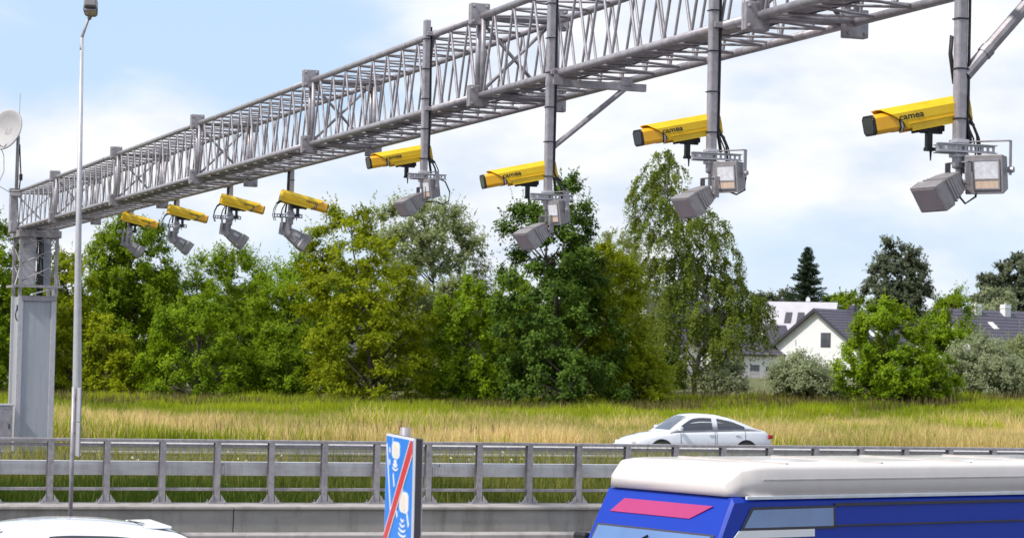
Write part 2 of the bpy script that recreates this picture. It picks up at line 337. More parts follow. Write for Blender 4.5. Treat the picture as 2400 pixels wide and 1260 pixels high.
# ------------------------------------------------------------------ gantry
GU, GW, GH, GZ = 10.59, 1.05, 1.05, 6.4       # near face u, width, height, underside height of the truss
JN = [65.2 - 8.56 * k for k in range(8)]      # bolted joints
def build_gantry():
    n_end = 72.5
    base = W_(GU, 71.0, 0)
    g = thing('camera_gantry', 'grey steel lattice gantry spanning the motorway from a boxed column on the left', 'gantry', base, TH)
    y_of = lambda n: n - 71.0
    X0, X1, Z0, Z1 = 0.0, GW, GZ, GZ + GH
    cr_ = 0.047
    ends = [n_end] + JN
    for k in range(len(ends) - 1):
        a, b = y_of(ends[k]), y_of(ends[k + 1])            # a > b
        L = a - b
        sec = bpy.data.objects.new('truss_section', None); COL.objects.link(sec); sec.parent = g; sec.empty_display_size = 0.2
        # end frames: posts and cross struts either side of the bolted joint
        for y in (a - 0.1, b + 0.1):
            s = MB()
            for x in (X0, X1): s.tube((x, y, Z0), (x, y, Z1), 0.035, 8)
            for z in (Z0, Z1): s.tube((X0, y, z), (X1, y, z), 0.03, 8)
            s.build('end_frame', M['galv'], sec, smooth=True)
        for x in (X0, X1):
            for z in (Z0, Z1):
                mb = MB(); mb.tube((x, a - 0.07, z), (x, b + 0.07, z), cr_, 12); mb.build('chord', M['galv'], sec, smooth=True)
        npan = max(4, round(L / 0.79)); d = (L - 0.3) / npan
        for x in (X0, X1):
            mb = MB()
            for i in range(npan):
                y0 = a - 0.15 - i * d
                mb.tube((x, y0, Z0), (x, y0 - d * 0.5, Z1), 0.017, 6, cap=False); mb.tube((x, y0 - d * 0.5, Z1), (x, y0 - d, Z0), 0.017, 6, cap=False)
            mb.build('side_lacing', M['galv'], sec, smooth=True)
        for z, nm in ((Z1, 'top_lacing'), (Z0, 'bottom_lacing')):
            mb = MB()
            for i in range(npan):
                y0 = a - 0.15 - i * d
                mb.tube((X0, y0, z), (X1, y0 - d * 0.5, z), 0.016, 6, cap=False); mb.tube((X1, y0 - d * 0.5, z), (X0, y0 - d, z), 0.016, 6, cap=False)
            mb.build(nm, M['galv_dark'], sec, smooth=True)
        mb = MB()
        for y in (b + 0.12,) + ((a - 0.14,) if k == 0 else ()):
            mb.tube((X0, y, Z0), (X1, y, Z1), 0.024, 6); mb.tube((X0, y, Z1), (X1, y, Z0), 0.024, 6)
        mb.build('cross_bracing', M['galv_dark'], sec, smooth=True)
        # bolted flange plates at the joint on all four chords
        for x in (X0, X1):
            for z in (Z0, Z1):
                ox = -0.03 if x == X0 else 0.03; oz = -0.01 if z == Z0 else 0.03
                for yy in (b - 0.03, b + 0.03):
                    mb = MB(); mb.box((x + ox, yy, z + oz), (0.27, 0.05, 0.29))
                    for bx in (-1, 1):
                        for bz in (-1, 1):
                            yo = yy + (0.045 if yy > b else -0.045)
                            mb.tube((x + ox + bx * 0.09, yy, z + oz + bz * 0.1), (x + ox + bx * 0.09, yo, z + oz + bz * 0.1), 0.026, 6)
                    mb.build('flange_plate', M['galv_dark'], sec, bevel=0.035)
    # cable tray along the underside
    ya, yb = y_of(n_end) - 0.2, y_of(JN[-1])
    mb = MB(); mb.box((0.33, (ya + yb) / 2, Z0 + 0.05), (0.3, ya - yb, 0.012))
    for x in (0.23, 0.43): mb.box((x, (ya + yb) / 2, Z0 + 0.085), (0.008, ya - yb, 0.07))
    y = ya
    while y > yb: mb.tube((X0, y, Z0 + 0.02), (X1, y, Z0 + 0.02), 0.014, 5); y -= 1.6
    mb.build('cable_tray', M['galv_dark'], g)
    rnd = random.Random(5)
    for k in range(8):
        pts = []; y = ya
        while y > yb:
            pts.append((0.24 + k * 0.03 + 0.22 * (k > 5) + rnd.uniform(-.02, .02), y, Z0 + 0.08 + rnd.uniform(-.012, .02))); y -= 0.9
        mb = MB(); mb.path(pts, 0.015, 5); mb.build('power_cable', M['cable'], g, smooth=True)
    # column
    cw, cd = 1.03, 1.35
    mb = MB(); mb.box((cw / 2, cd / 2, 2.22), (cw - 0.1, cd - 0.06, 4.4)); mb.build('column_cladding', M['clad'], g)
    for x in (0.03, cw - 0.06):
        for y in (0.05, cd - 0.05):
            mb = MB(); mb.box((x + 0.015, y, 2.22), (0.15, 0.14, 4.44)); mb.build('corner_profile', M['galv_light'], g, bevel=0.01)
    mb = MB(); mb.box((cw / 2 + 0.05, -0.025, 4.38), (cw - 0.05, 0.06, 0.14)); mb.build('head_rail', M['galv'], g, bevel=0.006)
    mb = MB()
    for z in [0.5 + 0.5 * i for i in range(8)]:
        for x in (0.13, cw - 0.16): mb.tube((x, -0.01, z), (x, -0.03, z), 0.012, 6)
    mb.build('cladding_screw', M['galv_dark'], g)
    mb = MB(); mb.box((-0.045, 0.05, 4.1), (0.03, 0.1, 0.16)); mb.path([(-0.06, 0.05, 4.05), (-0.09, 0.04, 3.9), (-0.07, 0.03, 3.78), (-0.02, 0.0, 3.72)], 0.02, 6); mb.build('lifting_hook', M['black'], g)
    lat = MB()
    zl, zh = 4.44, GZ - 0.05
    cs = [(0.02, 0.03), (cw, 0.03), (cw, cd - 0.03), (0.02, cd - 0.03)]
    latt = bpy.data.objects.new('lattice_head', None); COL.objects.link(latt); latt.parent = g
    for x, y in cs:
        lat = MB(); lat.box((x, y, (zl + zh) / 2), (0.09, 0.09, zh - zl)); lat.build('corner_post', M['galv'], latt)
    mb = MB()
    for i in range(4):
        (xa, yaa), (xb, ybb) = cs[i], cs[(i + 1) % 4]
        zz = [4.85, 5.35, 5.85, 6.2]
        for j in range(3):
            mb.tube((xa, yaa, zz[j]), (xb, ybb, zz[j + 1]), 0.02, 6); mb.tube((xb, ybb, zz[j]), (xa, yaa, zz[j + 1]), 0.016, 6)
    mb.build('head_bracing', M['galv_dark'], latt, smooth=True)
    mb = MB(); mb.box((0.3, 0.65, 5.45), (0.40, 0.5, 1.35)); mb.build('grey_cabinet', M['galv_light'], latt, bevel=0.01)
    mb = MB(); mb.box((0.83, 0.8, 5.4), (0.22, 0.3, 1.4)); mb.build('side_panel', M['clad'], latt, bevel=0.01)
    mb = MB(); rnd = random.Random(8)
    for k in range(9):
        x = 0.53 + 0.02 * k; mb.path([(x, 0.35 + rnd.uniform(-.1, .1), 4.35), (x + rnd.uniform(-.03, .03), 0.3, 5.0), (x + rnd.uniform(-.03, .03), 0.35, 5.7), (x, 0.4, 6.45)], 0.017, 5)
    mb.build('cable_bundle', M['cable'], latt, smooth=True)
    mb = MB(); mb.box((cw / 2, -0.06, GZ - 0.18), (cw + 0.16, 0.12, 0.2)); mb.box((cw / 2, cd + 0.03, GZ - 0.18), (cw + 0.16, 0.12, 0.2))
    for x in (-0.03, cw + 0.06): mb.box((x, cd / 2 - 0.015, GZ - 0.18), (0.12, cd, 0.2))
    mb.build('head_beam', M['galv_dark'], latt, bevel=0.01)
    mb = MB(); mb.box((cw / 2 - 0.03, -0.13, 4.72), (1.42, 0.05, 0.07)); mb.box((-0.13, cd / 2, 4.72), (0.05, cd + 0.4, 0.07)); mb.box((cw + 0.12, cd / 2, 4.72), (0.05, cd + 0.3, 0.07))
    for k in range(9): mb.box((-0.05 + k * 0.14, 0.0, 4.70), (0.02, 0.24, 0.03))
    mb.build('service_platform', M['galv'], latt)
    mb = MB(); mb.tube((0.35, -0.14, 4.5), (0.95, -0.12, 4.66), 0.02, 6); mb.box((0.93, -0.1, 4.56), (0.06, 0.08, 0.2))
    mb.tube((-0.14, 0.0, 4.74), (0.0, 0.02, 5.25), 0.022, 6); mb.tube((1.14, 0.0, 4.74), (1.02, 0.02, 5.25), 0.018, 6)
    mb.build('platform_strut', M['galv_light'], latt)
    # mast for the dish at the end of the truss
    mb = MB(); mb.box((-0.14, 0.75, 6.85), (0.2, 0.3, 1.2)); mb.box((-0.15, 0.5, 7.46), (0.3, 0.22, 0.12)); mb.box((-0.15, 0.5, 6.42), (0.2, 0.2, 0.3)); mb.build('end_stiffener', M['galv'], g, bevel=0.01)
build_gantry()

def build_dish():
    pb = at_depth(38, 452, 70.3); pt = at_depth(39, 330, 70.3)
    r = thing('satellite_dish', 'round pale satellite dish on a thin mast at the left end of the gantry', 'antenna', pb)
    h = pt.z - pb.z
    mb = MB(); mb.tube((0, 0, -0.1), (0.01, 0, h + 0.15), 0.05, 10); mb.build('mast', M['galv_dark'], r, smooth=True)
    mb = MB(); mb.box((0, 0, -0.05), (0.3, 0.26, 0.1)); mb.box((0, 0, 0.05), (0.22, 0.2, 0.05)); mb.build('mast_clamp', M['galv_dark'], r, bevel=0.01)
    c = at_depth(20, 308, 70.0) - pb
    ax = Vector((-0.50, -0.80, 0.28)).normalized()                    # looks left and towards the viewer
    rot = ax.to_track_quat('Z', 'Y').to_matrix()
    mb = MB(); rings = []
    SC = 1.1
    prof = [(0.02, 0.0), (0.16, 0.012), (0.3, 0.045), (0.42, 0.09), (0.52, 0.14), (0.555, 0.145), (0.555, 0.115), (0.52, 0.11), (0.42, 0.06), (0.3, 0.015), (0.16, -0.02), (0.02, -0.03)]
    for rr, zz in prof:
        rings.append([c + rot @ Vector((SC * rr * math.cos(t), SC * rr * math.sin(t), SC * zz)) for t in np.linspace(0, 2 * math.pi, 33)[:-1]])
    mb.loft(rings, caps=True); mb.build('dish', M['dish'], r, smooth=True)
    back = c + rot @ Vector((0, 0, -0.03))
    mb = MB(); mb.path([back, back - ax * 0.12, Vector((0.02, 0, h + 0.08))], 0.05, 8); mb.box(back - ax * 0.06, (0.22, 0.2, 0.2), rot); mb.build('dish_bracket', M['galv_dark'], r)
    foot = c + rot @ Vector((0.05, -0.5, 0.1)); feed = c + rot @ Vector((0, -0.2, 0.62))
    low = min((c + rot @ Vector((0.5 * math.cos(t), 0.5 * math.sin(t), 0.1)) for t in np.linspace(0, 6.2, 24)), key=lambda p: p.z)
    mb = MB(); mb.tube(low, feed, 0.018, 6); mb.tube(feed, feed - (feed - c).normalized() * 0.14, 0.04, 8); mb.build('feed_arm', M['galv_dark'], r)
    mb = MB(); mb.tube(Vector((0.02, 0, h)), Vector((0.03, 0, h + 1.35)), 0.011, 6); mb.build('whip_antenna', M['galv_light'], r)
    mb = MB(); mb.path([low, low + Vector((0.1, 0, -0.25)), low + Vector((0.12, 0, -0.7)), low + Vector((-0.05, 0, -1.1)), Vector((-0.25, 0, 0.05)), Vector((0, 0, 0))], 0.012, 6)
    mb.build('antenna_cable', M['cablegrey'], r, smooth=True)
    mb = MB(); mb.path([(0.06, 0, h - 0.1), (0.09, 0, h - 0.6), (0.12, 0, 0.5), (0.08, 0, 0.1)], 0.02, 6); mb.box((0.12, 0, 0.45), (0.08, 0.1, 0.18)); mb.build('mast_cable', M['cable'], r)
build_dish()

# ------------------------------------------------------------------ traffic cameras, floodlights, posts
def text_mesh(s, size, name, m, parent, loc, rot, sx=1.0):
    cu = bpy.data.curves.new('lettering_curve', 'FONT'); cu.body = s; cu.size = size; cu.extrude = 0.0012; cu.align_x = 'CENTER'; cu.align_y = 'CENTER'; cu.offset = size * 0.012
    t = bpy.data.objects.new('lettering_tmp', cu); COL.objects.link(t)
    dg = bpy.context.evaluated_depsgraph_get(); dg.update()
    me = bpy.data.meshes.new_from_object(t.evaluated_get(dg)); me.name = name
    bpy.data.objects.remove(t); bpy.data.curves.remove(cu)
    o = bpy.data.objects.new(name, me); COL.objects.link(o); me.materials.clear(); me.materials.append(m)
    o.parent = parent; o.location = loc; o.rotation_euler = rot; o.scale = (sx, 1, 1)
    return o

def make_camera():
    # local frame: +x the way the camera looks, origin at its mounting pivot under the housing
    r = thing('enforcement_camera', 'proto', 'traffic camera')
    prt = lambda mb, nm, m, par=r, **k: mb.build(nm, m, par, **k)
    P_ = R(12.5)                                   # looks down
    H = bpy.data.objects.new('housing', None)
    rot = Matrix.Rotation(P_, 3, 'Y')
    def tf(mb):
        mb.v = [tuple(rot @ Vector(p) + Vector((0.24, 0, 0.20))) for p in mb.v]; return mb
    w, h = 0.105, 0.085
    oct_ = lambda x, w, h, c=0.03, dz=0: [(x, -w, -h + c + dz), (x, -w + c, -h + dz), (x, w - c, -h + dz), (x, w, -h + c + dz), (x, w, h - c + dz), (x, w - c, h + dz), (x, -w + c, h + dz), (x, -w, h - c + dz)]
    mb = MB(); mb.loft([oct_(-0.42, w, h), oct_(0.40, w, h)])
    body = prt(tf(mb), 'housing', M['orange'], bevel=0.006)
    # sunshield: folded sheet over top and sides, side edges cut back obliquely at the front
    mb = MB()
    ws, hs, c, t = 0.128, 0.115, 0.045, 0.004
    # profile of half sheet from low edge to top; front x of each line differs
    pl = [(-ws + 0.01, -0.075, 0.12), (-ws, -0.01, 0.16), (-ws, 0.06, 0.255), (-ws + c, hs, 0.33), (0, hs + 0.006, 0.33)]
    pr = [(-y, z, x) for y, z, x in pl[:-1]][::-1]
    line = pl + pr
    for off in (0.0,):
        fr = [(x, y, z) for y, z, x in line]; bk = [(-0.50, y, z) for y, z, x in line]
        frm = [(x - 0.1, y, z) for y, z, x in line]
        inner = lambda ring: [(x, y * (1 - t / ws), z - t) for x, y, z in ring]
        n = len(line)
        rings = [bk, fr]
        vs = bk + fr + inner(bk) + inner(fr)
        fs = []
        for i in range(n - 1):
            fs += [(i, i + 1, n + i + 1, n + i), (2 * n + i + 1, 2 * n + i, 3 * n + i, 3 * n + i + 1), (n + i, n + i + 1, 3 * n + i + 1, 3 * n + i), (i + 1, i, 2 * n + i, 2 * n + i + 1)]
        fs += [(0, n, 3 * n, 2 * n), (n - 1, 3 * n - 1, 4 * n - 1, 2 * n - 1)]
        mb.add(vs, fs)
    for sy in (-1, 1):     # pressed ribs along the sides, and a lower skirt
        mb.box((-0.19, sy * (ws - 0.002), -0.04), (0.60, 0.012, 0.012)); mb.box((-0.21, sy * (w + 0.006), -0.082), (0.58, 0.02, 0.05))
    prt(tf(mb), 'sunshield', M['yellow'])
    mb = MB(); mb.loft([oct_(-0.505, ws - 0.012, 0.1, 0.03), oct_(-0.47, ws - 0.008, 0.105, 0.03)]); prt(tf(mb), 'rear_cover', M['yellow'], bevel=0.004)
    mb = MB(); mb.loft([oct_(0.40, w + 0.001, h + 0.001), oct_(0.418, w + 0.001, h + 0.001)]); prt(tf(mb), 'front_hood', M['black'], bevel=0.006)
    mb = MB(); mb.loft([oct_(0.4185, w - 0.02, h - 0.018), oct_(0.421, w - 0.02, h - 0.018)]); prt(tf(mb), 'front_window', M['winglass'])
    mb = MB()
    mb.loft([oct_(0.145, w + 0.004, h + 0.004), oct_(0.185, w + 0.004, h + 0.004)]); prt(tf(mb), 'clamp_band', M['black'])
    mb = MB(); mb.loft([oct_(0.156, w + 0.006, h + 0.006), oct_(0.172, w + 0.006, h + 0.006)]); prt(tf(mb), 'reflective_strip', M['galv_light'])
    for sy, rz in ((-1, 0), (1, math.pi)):
        lp = rot @ Vector((0.075, sy * (ws + 0.0015), 0.022)) + Vector((0.24, 0, 0.20))
        q = (Matrix.Rotation(P_, 4, 'Y') @ Matrix.Rotation(rz, 4, 'Z') @ Matrix.Rotation(R(90), 4, 'X')).to_euler()
        text_mesh('camea', 0.075, 'lettering', M['black'], r, lp, q, 1.25)
    mb = MB(); mb.box((-0.12, 0, -0.115), (0.2, 0.09, 0.03)); mb.box((0.0, 0, -0.11), (0.05, 0.03, 0.04)); tf(mb)
    mb.box((0.08, 0, 0.03), (0.05, 0.05, 0.17)); mb.box((0.07, 0, -0.055), (0.08, 0.07, 0.03)); mb.box((0.06, 0, 0.10), (0.2, 0.04, 0.045)); mb.box((-0.03, 0, 0.125), (0.05, 0.06, 0.05)); mb.tube((0.06, 0, -0.07), (0.06, 0, -0.15), 0.012, 8, 0.006)
    prt(mb, 'mounting_bracket', M['black'], bevel=0.006)
    mb = MB()
    for sy in (-0.05, 0.04): 
        a = rot @ Vector((-0.47, sy, -0.07)) + Vector((0.24, 0, 0.20)); b = rot @ Vector((-0.545, sy, -0.16)) + Vector((0.24, 0, 0.20))
        mb.tube(a, b, 0.022, 8, 0.015)
        mb.path([b, b + Vector((-0.05, 0, -0.1)), b + Vector((-0.07, 0.01, -0.22)), b + Vector((-0.03, 0.02, -0.32))], 0.008, 5)
    prt(mb, 'cable_gland', M['cable'])
    return r

def make_box_light():
    # local: +x the way it shines, origin at top of its U bracket
    r = thing('box_floodlight', 'proto', 'floodlight')
    rot = Matrix.Rotation(R(8), 3, 'Y')
    def tf(mb):
        mb.v = [tuple(rot @ Vector(p) + Vector((0.02, 0, -0.23))) for p in mb.v]; return mb
    mb = MB(); mb.loft([[(0.075, -0.155, -0.15), (0.075, 0.155, -0.15), (0.075, 0.155, 0.15), (0.075, -0.155, 0.15)], [(-0.09, -0.13, -0.125), (-0.09, 0.13, -0.125), (-0.09, 0.13, 0.125), (-0.09, -0.13, 0.125)]])
    tf(mb).build('case', M['lampgrey'], r, bevel=0.008)
    mb = MB(); mb.box((0.078, 0.025, 0.035), (0.01, 0.19, 0.14)); tf(mb).build('reflector', M['reflector'], r)
    mb = MB(); mb.box((0.078, 0.025, -0.07), (0.0096, 0.19, 0.065)); tf(mb).build('lower_reflector', M['reflwarm'], r)
    mb = MB()
    for y in (-0.076, 0.126): mb.box((0.081, y, 0), (0.012, 0.012, 0.23))
    for z in (-0.108, -0.036, 0.11): mb.box((0.081, 0.025, z), (0.0116, 0.19, 0.012))
    tf(mb).build('front_frame', M['galv'], r)
    mb = MB()
    for y in (-0.175, 0.175):
        mb.box((0, y, -0.11), (0.045, 0.008, 0.26)); mb.tube((0, y * 0.9, -0.2), (0, y * 1.16, -0.2), 0.024, 8)
    mb.box((0, 0, 0.02), (0.06, 0.35, 0.008)); mb.build('yoke', M['galv'], r)
    return r

def make_hood_light():
    # local: +x the way it shines (tilted down), origin at its bracket
    r = thing('tilted_floodlight', 'proto', 'floodlight')
    rot = Matrix.Rotation(R(33), 3, 'Y')
    def tf(mb):
        mb.v = [tuple(rot @ Vector(p) + Vector((0.06, 0, -0.1))) for p in mb.v]; return mb
    def rc(x, w, h): return [(x, -w, -h), (x, w, -h), (x, w, h), (x, -w, h)]
    mb = MB(); mb.loft([rc(0.30, 0.165, 0.115), rc(0.20, 0.165, 0.115), rc(0.17, 0.14, 0.10), rc(0.06, 0.125, 0.09), rc(-0.02, 0.10, 0.07)])
    tf(mb).build('case', M['lampgrey'], r, bevel=0.01)
    mb = MB(); mb.box((0.301, 0, 0), (0.008, 0.29, 0.19)); tf(mb).build('front_glass', M['lampface'], r, bevel=0.003)
    mb = MB()
    for k in range(6):
        mb.box((0.155 - k * 0.032, 0, 0), (0.010, 0.30 - k * 0.016, 0.212 - k * 0.014))
    tf(mb).build('cooling_fins', M['galv_dark'], r)
    mb = MB(); mb.box((0.1, -0.145, 0.03), (0.09, 0.01, 0.05)); tf(mb).build('type_plate', M['galv_light'], r)
    mb = MB()
    for y in (-0.13, 0.13): mb.box((0.02, y, -0.05), (0.05, 0.01, 0.2)); mb.tube((0.04, y * 0.95, -0.11), (0.04, y * 1.15, -0.11), 0.022, 8)
    mb.box((0, 0, 0.05), (0.05, 0.27, 0.01)); mb.build('yoke', M['galv_dark'], r)
    return r

def make_post(u, n, arm_z, top_z, fwd, label, brace=None, style=None):
    """drop post with perforated cross arm; local +x = way the cameras look"""
    rz = TH + (math.pi if fwd < 0 else 0.0)
    base = W_(u, n, arm_z)
    r = thing('drop_post', label, 'mounting post', base, rz, 'drop posts hanging from the gantry')
    h = top_z - arm_z
    s = MB()
    s.box((0, 0, (h - 0.17) / 2), (0.095, 0.095, h + 0.17))
    pole = s.build('pole', M['galv'], r, bevel=0.02)
    mb = MB(); mb.tube((-0.002, 0, -0.30), (-0.002, 0, -0.172), 0.03, 10); mb.build('pole_foot', M['galv'], r)
    # perforated arm: two flanges and a web with real holes is overkill; a channel with punched webs between lugs
    mb = MB()
    ay = -0.058
    for z in (0.032, -0.032): mb.box((-0.03, -ay + 0.02, z), (0.56, 0.045, 0.008))
    x = -0.30
    for k in range(11): mb.box((-0.295 + k * 0.053, -ay, 0), (0.024, 0.006, 0.056))
    for z in (0.022, -0.022): mb.box((-0.03, -ay, z), (0.56, 0.0064, 0.014))
    for z in (0.032, -0.032): mb.box((0.04, -0.13, z), (0.24, 0.045, 0.0078))
    mb.box((0.04, -0.11, 0), (0.24, 0.006, 0.056)); mb.box((0.1, -0.04, 0), (0.05, 0.2, 0.05))
    mb.build('cross_arm', M['galv_light'], r)
    mb = MB()
    for z in (0.06, -0.06): mb.box((0, 0, z), (0.125, 0.125, 0.03)); mb.tube((-0.03, -0.08, z + 0.02), (-0.03, -0.05, z + 0.02), 0.028, 8)
    mb.build('arm_clamp', M['galv_light'], r, bevel=0.005)
    for z in np.arange(0.25, h - 0.1, 0.42):
        mb = MB(); mb.box((0, 0, z), (0.108, 0.108, 0.012)); mb.build('cable_tie', M['cable'], r)
    sx = -1
    mb = MB()
    mb.path([(-0.062, -0.03, h - 0.15), (-0.066, -0.03, h * 0.6), (-0.065, -0.03, 0.35), (-0.09, -0.02, 0.2), (-0.10, 0.02, 0.05)], 0.017, 6)
    mb.path([(-0.06, 0.02, h - 0.1), (-0.068, 0.03, h * 0.5), (-0.064, 0.03, 0.3), (-0.16, 0.02, 0.12), (-0.2, -0.02, -0.05)], 0.012, 6)
    mb.build('power_cable', M['cable'], r, smooth=True)
    if fwd < 0:
        mb = MB(); mb.path([(-0.2, 0.05, -0.02), (-0.30, 0.06, -0.06), (-0.37, 0.06, -0.2), (-0.36, 0.06, -0.33), (-0.27, 0.05, -0.38), (-0.16, 0.03, -0.34), (-0.02, 0.0, -0.36)] if brace is None else [(-0.1, 0.05, -0.06), (-0.15, 0.06, -0.2), (-0.13, 0.06, -0.4), (-0.05, 0.03, -0.46), (0.03, 0.0, -0.36)], 0.010, 6)
        mb.build('loose_cable', M['cable'], r, smooth=True)
    if brace == 'long':      # cantilever bar under the truss with a diagonal back to the post
        mb = MB(); zb = GZ - arm_z - 0.12
        mb.box((-0.6, 0, zb), (1.3, 0.07, 0.09)); mb.box((-1.0, 0, zb + 0.07), (0.12, 0.1, 0.1)); mb.tube((-0.07, 0, 0.62), (-0.97, 0, zb - 0.03), 0.034, 8); mb.box((-0.08, 0, zb + 0.07), (0.12, 0.16, 0.2)); mb.build('brace', M['galv'], r)
    if brace == 'steep':
        mb = MB(); mb.tube((-0.05, 0, 0.62), (-1.0, 0, 1.66), 0.055, 10)
        for t in (0.18, 0.62): mb.tube(Vector((-0.05, 0, 0.62)).lerp(Vector((-1.0, 0, 1.66)), t), Vector((-0.05, 0, 0.62)).lerp(Vector((-1.0, 0, 1.66)), t + 0.05), 0.064, 10)
        mb.build('brace', M['galv'], r)
        mb = MB(); mb.path([(0.02, -0.06, 0.55), (0.06, -0.062, 0.8), (0.05, -0.062, 0.95), (0.0, -0.062, 0.93), (-0.03, -0.065, 0.7), (-0.04, -0.065, 0.3), (-0.1, -0.02, 0.05)], 0.018, 6)
        mb.path([(-0.4, 0, 2.6), (-0.62, 0, 1.9), (-0.58, 0, 1.5), (-0.6, 0, 1.28)], 0.017, 6); mb.build('looped_cable', M['cable'], r, smooth=True)
    return r
def clamp_top(r, h_list):
    for h in h_list:
        mb = MB(); mb.box((-0.06, 0, h), (0.16, 0.16, 0.06)); mb.tube((-0.12, -0.06, h), (-0.12, 0.06, h), 0.06, 10); mb.build('chord_clamp', M['galv'], r, bevel=0.006)

def place_all():
    cproto = make_camera(); bproto = make_box_light(); hproto = make_hood_light()
    first = [True]
    specs = []
    # near face of the truss, cameras look left: (post x, y of camera at the post, top in metres above the truss underside, brace)
    near = [(2249, 262, 1.9, 'steep', 'nearest, at the right edge of the picture'), (1668, 297, 1.3, None, ''), (1285, 402, 1.55, 'long', ''), (994, 362, 1.25, None, '')]
    far = [(682, 467, 0.2, None, ''), (540, 474, 0.2, None, ''), (415, 497, 0.2, None, ''), (305, 513, 0.2, None, '')]
    post_lab = ['thick square post nearest the viewer, with a steep round brace and looped black cable', 'square post with a black cable down its side, hanging before the tall birch',
                'square post with a horizontal bar and long thin diagonal brace', 'short square post clamped to both chords, top sticking out above the truss',
                'short post under the truss with two cables curving in at its top, rightmost of four', 'short post under the truss, second from right of the four small cameras',
                'short post under the truss, second from left of the four small cameras', 'short post under the truss nearest the column end']
    cam_lab = ['largest yellow box camera, facing left at the right edge of the sky', 'yellow box camera facing left, above the tall birch tree',
               'yellow box camera facing left on the post with the long diagonal brace', 'yellow box camera facing left just below the truss, smallest of those facing left',
               'yellow camera facing right, rightmost and largest of the four small ones', 'yellow camera facing right, second from the right of the four small ones',
               'yellow camera facing right, second from the left of the four small ones', 'yellow camera facing right, nearest the gantry column']
    box_lab = ['boxy grey floodlight with bright cell reflector under the largest yellow camera', 'boxy grey floodlight with bright reflector hanging before the birch crown',
               'boxy grey floodlight with bright reflector on the post with the long diagonal brace', 'boxy grey floodlight with looped cable on the short post clamped to both chords',
               'boxy floodlight seen from behind on the rightmost small camera post', 'boxy floodlight seen from behind on the small camera post second from right',
               'boxy floodlight seen from behind on the small camera post second from left', 'boxy floodlight seen from behind on the small camera post nearest the column']
    hood_lab = ['large tilted floodlight with mauve front at the lowest point of the right edge post', 'tilted floodlight aimed down left in front of the birch crown',
                'tilted floodlight aimed down left in front of the dark tree top', 'tilted floodlight aimed down left above the pale willow',
                'grey floodlight aimed down right, under the rightmost small camera', 'grey floodlight aimed down right, under the small camera second from right',
                'grey floodlight aimed down right, under the small camera second from left', 'grey floodlight aimed down right, under the small camera nearest the column']
    for i, (x, y, top, br, _) in enumerate(near + far):
        fwd = -1 if i < 4 else 1
        u = GU - 0.11 if i < 4 else GU + GW + 0.11
        p = at_u(x, y, u); n = p.dot(G)
        camz = p.z; arm = camz - 0.31
        post = make_post(u, n, arm, GZ + top, fwd, post_lab[i], br)
        clamp_top(post, [GZ - arm] + ([GZ + GH - arm] if top > 1.1 else []))
        rz = TH + (math.pi if fwd < 0 else 0.0)
        def put(proto, off, yaw, lab, grp, scl=1.0):
            o = proto if not proto.get('used') else copy_tree(proto)
            proto['used'] = 1
            d = Matrix.Rotation(rz, 3, 'Z') @ Vector(off)
            o.location = W_(u, n, arm) + d; o.rotation_euler = (0, 0, rz + yaw); o['label'] = lab; o['group'] = grp; o.scale = (scl, scl, scl)
        yj = [0, R(3), R(-4), R(2), R(4), R(-2), R(3), R(0)][i]
        put(cproto, (0.13 if i < 4 else 0.02, -0.14, 0.05), yj, cam_lab[i], 'yellow traffic cameras on the gantry')
        put(bproto, ((-0.2, -0.15, -0.1, -0.08)[i], 0.14, 0.04) if i < 4 else (-0.1, 0.08, -0.04), (R((38, 30, 12, 8)[i]) if i < 4 else R(-30)), box_lab[i], 'boxy floodlights on the drop posts', (1.1, 1.08, 1.0, 0.95)[i] if i < 4 else 0.9)
        put(hproto, (0.0, 0.02, (-0.17, -0.27, -0.28, -0.2)[i]) if i < 4 else (-0.1, -0.03, -0.2), (R(8) if i < 4 else R(-8)), hood_lab[i], 'tilted floodlights on the drop posts', 1.05 if i < 4 else 1.3)
    for pr in (cproto, bproto, hproto):
        for o in bpy.data.objects:
            if 'used' in o: del o['used']
place_all()

